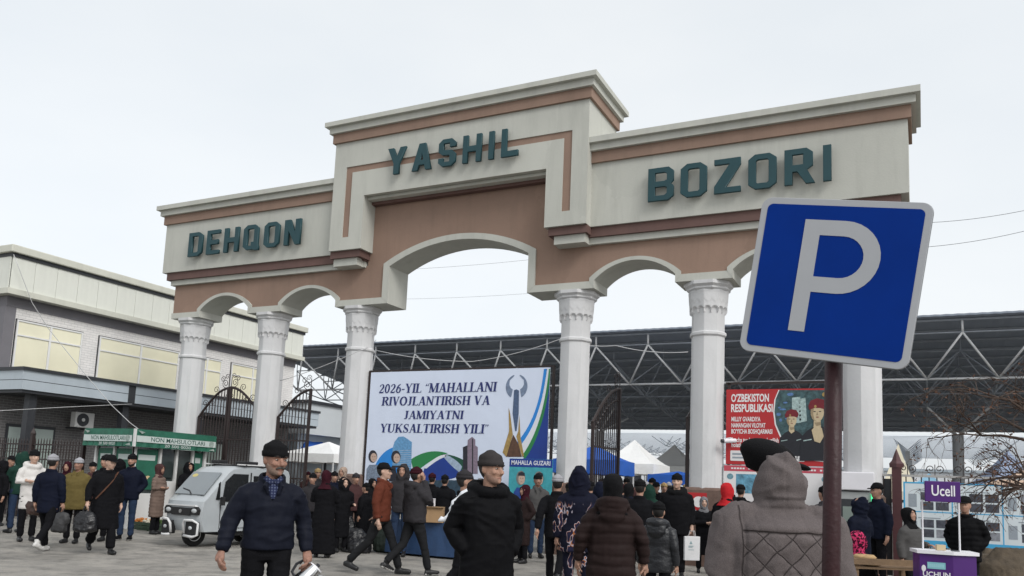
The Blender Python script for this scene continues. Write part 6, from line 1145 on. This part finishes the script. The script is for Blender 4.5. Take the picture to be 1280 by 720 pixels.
# white sack on the shoulder
w0=sp_.location; sk_=thing('white_sack','white plastic sack slung on the shoulder of the walker in grey hat','sack',(w0.x,w0.y,1.17),YAW); m=MB(); m.tube([(-.17,-.22,-.02),(-.05,-.22,.10),(.08,-.2,.25),(.17,-.18,.40)],[(.05,.04),(.13,.10),(.12,.09),(.02,.03)],14); m.tube([(-.17,-.22,-.02),(-.25,-.22,-.05),(-.29,-.22,-.03)],[(.035,.03),(.02,.03),(.05,.02)],10); c2,f2,m2=remesh(m,.012,2); N2=normals(c2,f2); c2=c2+N2*(.012*(1-2*np.abs(vnoise(c2*16,4))))[:,None]; skin_obj('sack_body',c2,f2,m2,[mat('white_sack_plastic',(.66,.67,.70),.45,.06,6)],sk_)
# ------------------------------------------------------------------ goods on the ground
SACKG=mat('dark_green_sack',(.02,.03,.022),.7,.3,8,.4,30); CARD=mat('cardboard',(.30,.19,.10),.8,.15,6); BTARP=mat('blue_tarp',(.02,.05,.12),.55,.25,4,.4,8); CRATE=mat('dark_plastic_crate',(.03,.05,.03),.6,.3,8)
for px,d,w,h,l,mt_ in ((447,18.3,.6,.5,'large black bag beside the child at the third column',PLB),(455,18.0,.5,.3,'low black bag lying before the third column',PLB),(492,18.5,.75,.55,'dark green sack under the banner',SACKG),(437,18.6,.4,.75,'black bag standing next to the child in black',PLB)):
    p_=ground(px,d); bag('goods_bag',l,'bag',p_,w,w*.7,h,mt_,YAW,int(px),.5,False,.02)
def boxthing(name,label,cat,px,d,w,dp,h,mt,z=0,rz=0):
    p_=ground(px,d); t=thing(name,label,cat,(p_[0],p_[1],z),YAW+rz); MB().box(-w/2,-dp/2,0,w/2,dp/2,h).build('box_body',mt,t,bevel=.008)
    for s_ in (-1,1): m=MB(); m.prism([(-w/2,h),(w/2,h),(w/2,h+.005),(-w/2,h+.005)],lambda a,b,d:(a,d*s_,b),.02,dp/2+.06); m.build('flap',mt,t)
    return t
boxthing('cardboard_box','cardboard box on the blue covered stall under the banner','box',544,17.6,.45,.35,.32,CARD,.74)
st_=thing('market_stall','low market stall covered with dark blue tarp in front of the banner','stall',ground(562,17.8),0); 
m=MB(); N_=16; vs=[];fs=[]
per=[(-1.3,-.35),(1.3,-.35),(1.3,.35),(-1.3,.35)]; ring=[]
for e in range(4):
    for i in range(10): u=i/10; a,b=per[e],per[(e+1)%4]; ring.append((a[0]+(b[0]-a[0])*u,a[1]+(b[1]-a[1])*u))
nr=len(ring); vs=[(x,y,.74) for x,y in ring]+[(x*(1.02+.015*math.sin(i*2.1)),y*(1.06+.05*math.sin(i*1.7)),.05) for i,(x,y) in enumerate(ring)]
m.add(vs,[tuple(range(nr))]+[(i,(i+1)%nr,nr+(i+1)%nr,nr+i) for i in range(nr)]); m.build('tarp',BTARP,st_)
for x in (-1.2,1.2):
    for y in (-.3,.3): MB().box(x-.03,y-.03,0,x+.03,y+.03,.735).build('leg',WOOD,st_)
boxthing('cardboard_box','small white box on the stall next to the cardboard box','box',538,17.7,.25,.2,.16,PWH,1.07)
# vegetable trays by the kiosk
VEG=[mat('carrot_orange',(.45,.16,.03),.6,.2,20),mat('potato_tan',(.38,.27,.13),.7,.3,20),mat('greens',(.05,.09,.02),.7,.4,20),mat('onion_white',(.55,.5,.4),.5,.2,20)]
for i,(px,d,vm_,l) in enumerate(((182,22.5,0,'crate of orange carrots on the ground by the kiosk'),(196,22.2,3,'crate of white onions on the ground by the kiosk'),(170,23.0,1,'crate of potatoes on the ground behind the man in jeans'),(208,22.0,2,'crate of greens on the ground next to the van'))):
    p_=ground(px,d); t=thing('vegetable_crate',l,'crate',p_,.2*i)
    m=MB(); m.box(-.3,-.2,0,.3,.2,.03); m.build('crate_bottom',CRATE,t)
    for a in ((-.3,-.2,.3,-.18),(-.3,.18,.3,.2),(-.3,-.18,-.28,.18),(.28,-.18,.3,.18)):
        for z in (.04,.13): MB().box(a[0],a[1],z,a[2],a[3],z+.075).build('slat',CRATE,t)
    bmv=MB().ball((0,0,0),(.05,.045,.04),8).mesh('vegetable',VEG[vm_],True)
    for k_ in range(28):
        o=link(bmv,'vegetable',t); o.location=(random.uniform(-.24,.24),random.uniform(-.14,.14),.17+random.uniform(0,.09)); o.rotation_euler=(random.random()*3,random.random()*3,random.random()*3); o.scale=(1,1,1+random.random()*.5)
# white tarp bundle near the promotion counter
p_=ground(1226,11.2); bag('white_bundle','crumpled white sack on the ground beside the promotion counter','sack',p_,.5,.4,.62,mat('white_sack_plastic',(.66,.67,.70)),YAW,17,.6,False,.018)
for px,d,w,h in ((1232,14.2,1.3,.75),(1270,13.6,1.2,.9),(1250,15.2,1.0,.8)): p_=ground(px,d); bag('goods_sack',{1232:'brown burlap sack under the notice board beside the white sack',1270:'large brown burlap sack below the bare tree',1250:'brown burlap sack between two others under the notice board'}[px],'sack',p_,w,w*.6,h,mat('burlap',(.10,.078,.055),.9,.4,7,.5,40),YAW,px,.5,False,.025)
# ------------------------------------------------------------------ bare tree at the right edge
BARK=mat('bare_bark',(.075,.05,.038),.9,.3,9,.4,40); DRY=mat('dry_leaf',(.10,.045,.025),.8,.4,12)
tp=ground(1345,13.0); tr_=thing('bare_tree','leafless brown tree with thin drooping twigs at the fence','tree',tp)
rnd=random.Random(5); BR=MB(); LV=MB(); cnt=[0]
trunk=[(0,0,0),(-.03,.02,.8),(-.1,0,1.6),(-.15,.05,2.3),(-.22,.02,3.1),(-.25,.0,3.7)]; MB().tube(trunk,[.13,.11,.095,.08,.065,.05],10).build('trunk',BARK,tr_,smooth=True)
left=Vector((-RT[0],-RT[1],0)).normalized()
def grow(p,d,L_,r,lv):
    cnt[0]+=1; pts=[p]; q=p; n=4
    for i in range(n):
        d=(d+Vector((rnd.uniform(-1,1),rnd.uniform(-1,1),rnd.uniform(-.8,.9)))*.22+Vector((0,0,-.03*lv))).normalized(); q=q+d*L_/n; pts.append(q)
    BR.tube([tuple(x) for x in pts],[r*(1-.45*i/n) for i in range(n+1)],5 if lv<3 else 4)
    if lv<5:
        for k in range(rnd.choice((2,3,3)) if lv<4 else 2):
            i=rnd.randint(1,n); a=rnd.uniform(0,2*PI); ax=Vector((math.cos(a),math.sin(a),rnd.uniform(-.5,.8))); nd=(d*.75+ax*.65).normalized(); grow(pts[i],nd,L_*rnd.uniform(.6,.8),r*.55*(1-.3*i/n)+.0012,lv+1)
    if lv>=4 and rnd.random()<.55:
        for k in range(2):
            c=pts[-1]+Vector((rnd.uniform(-.05,.05),rnd.uniform(-.05,.05),-rnd.uniform(0,.08))); u=Vector((rnd.uniform(-1,1),rnd.uniform(-1,1),rnd.uniform(-1,1))).normalized()*.035; w_=Vector((rnd.uniform(-1,1),rnd.uniform(-1,1),rnd.uniform(-1,.2))).normalized()*.018
            LV.add([c-u,c+w_,c+u,c-w_],[(0,1,2,3)])
for k in range(11):
    a=rnd.uniform(-1.2,1.2); base=Vector((-.12-.012*k,0.02,1.5+.165*k)); dd=(Matrix.Rotation(a,3,'Z')@left)*1.0+Vector((0,0,rnd.uniform(-.1,.65))); grow(base,dd.normalized(),rnd.uniform(.85,1.15),.035,1)
grow(Vector((-.25,.0,3.6)),Vector((.3,0,1)).normalized(),1.0,.04,2)
BR.build('crown',BARK,tr_,smooth=True); tag(LV.build('dry_leaves',DRY,tr_),kind='stuff')
# ------------------------------------------------------------------ overhead cables
CABW=mat('white_cable',(.5,.5,.5),.5); CABD=mat('dark_cable',(.10,.10,.11),.6)
def cable(label,pts,r,mt,sag=0):
    P_=[Vector(tuple(map(float,p))) for p in pts]; out=[]
    for a,b in zip(P_,P_[1:]):
        n=8 if sag or len(P_)==2 else 3
        for i in range(n): u=i/n; q=a.lerp(b,u); q.z-=sag*4*u*(1-u); out.append(q)
    out.append(P_[-1]); m=MB(); m.tube(out,r,5); tag(m.build('overhead_cable',mt,smooth=True),label,'cable')
cable('white cable drooping from the building parapet to the green kiosk roof',[onX(17,318,-15.0),onX(40,378,-14.9),onX(60,410,-14.8),onX(110,472,-13.7),onX(140,507,-12.4),onX(162,528,-10.5),onX(186,546,-8.3)],.012,CABW)
cable('grey cable running under the building canopy to the gate',[onX(-10,514,-13.5),onX(80,509,-13.4),onX(165,505,-13.3)],.009,CABW)
cable('thin upper wire in the sky to the right of the gate',[onY(1140,279,8),onY(1300,259,8)],.007,CABD,.1); cable('thin lower wire in the sky to the right of the gate',[onY(1140,310,8),onY(1300,284,8)],.007,CABD,.1)
cable('thin wire crossing the sky inside the middle arch',[onY(480,338,14),onY(720,318,14)],.006,CABD,.1); cable('second thin wire lower in the middle arch',[onY(480,374,14),onY(720,362,14)],.005,CABD,.1)
cable('slack wire hanging across the third column in front of the dark roof',[onY(350,476,-.6),onY(450,438,-.6),onY(470,425,.4)],.010,CABW,.05)
cable('long slack wire hanging along the front of the dark roof',[onY(470,438,19),onY(590,452,19),onY(700,424,19),onY(770,432,19),onY(860,440,19)],.02,CABW,.15)
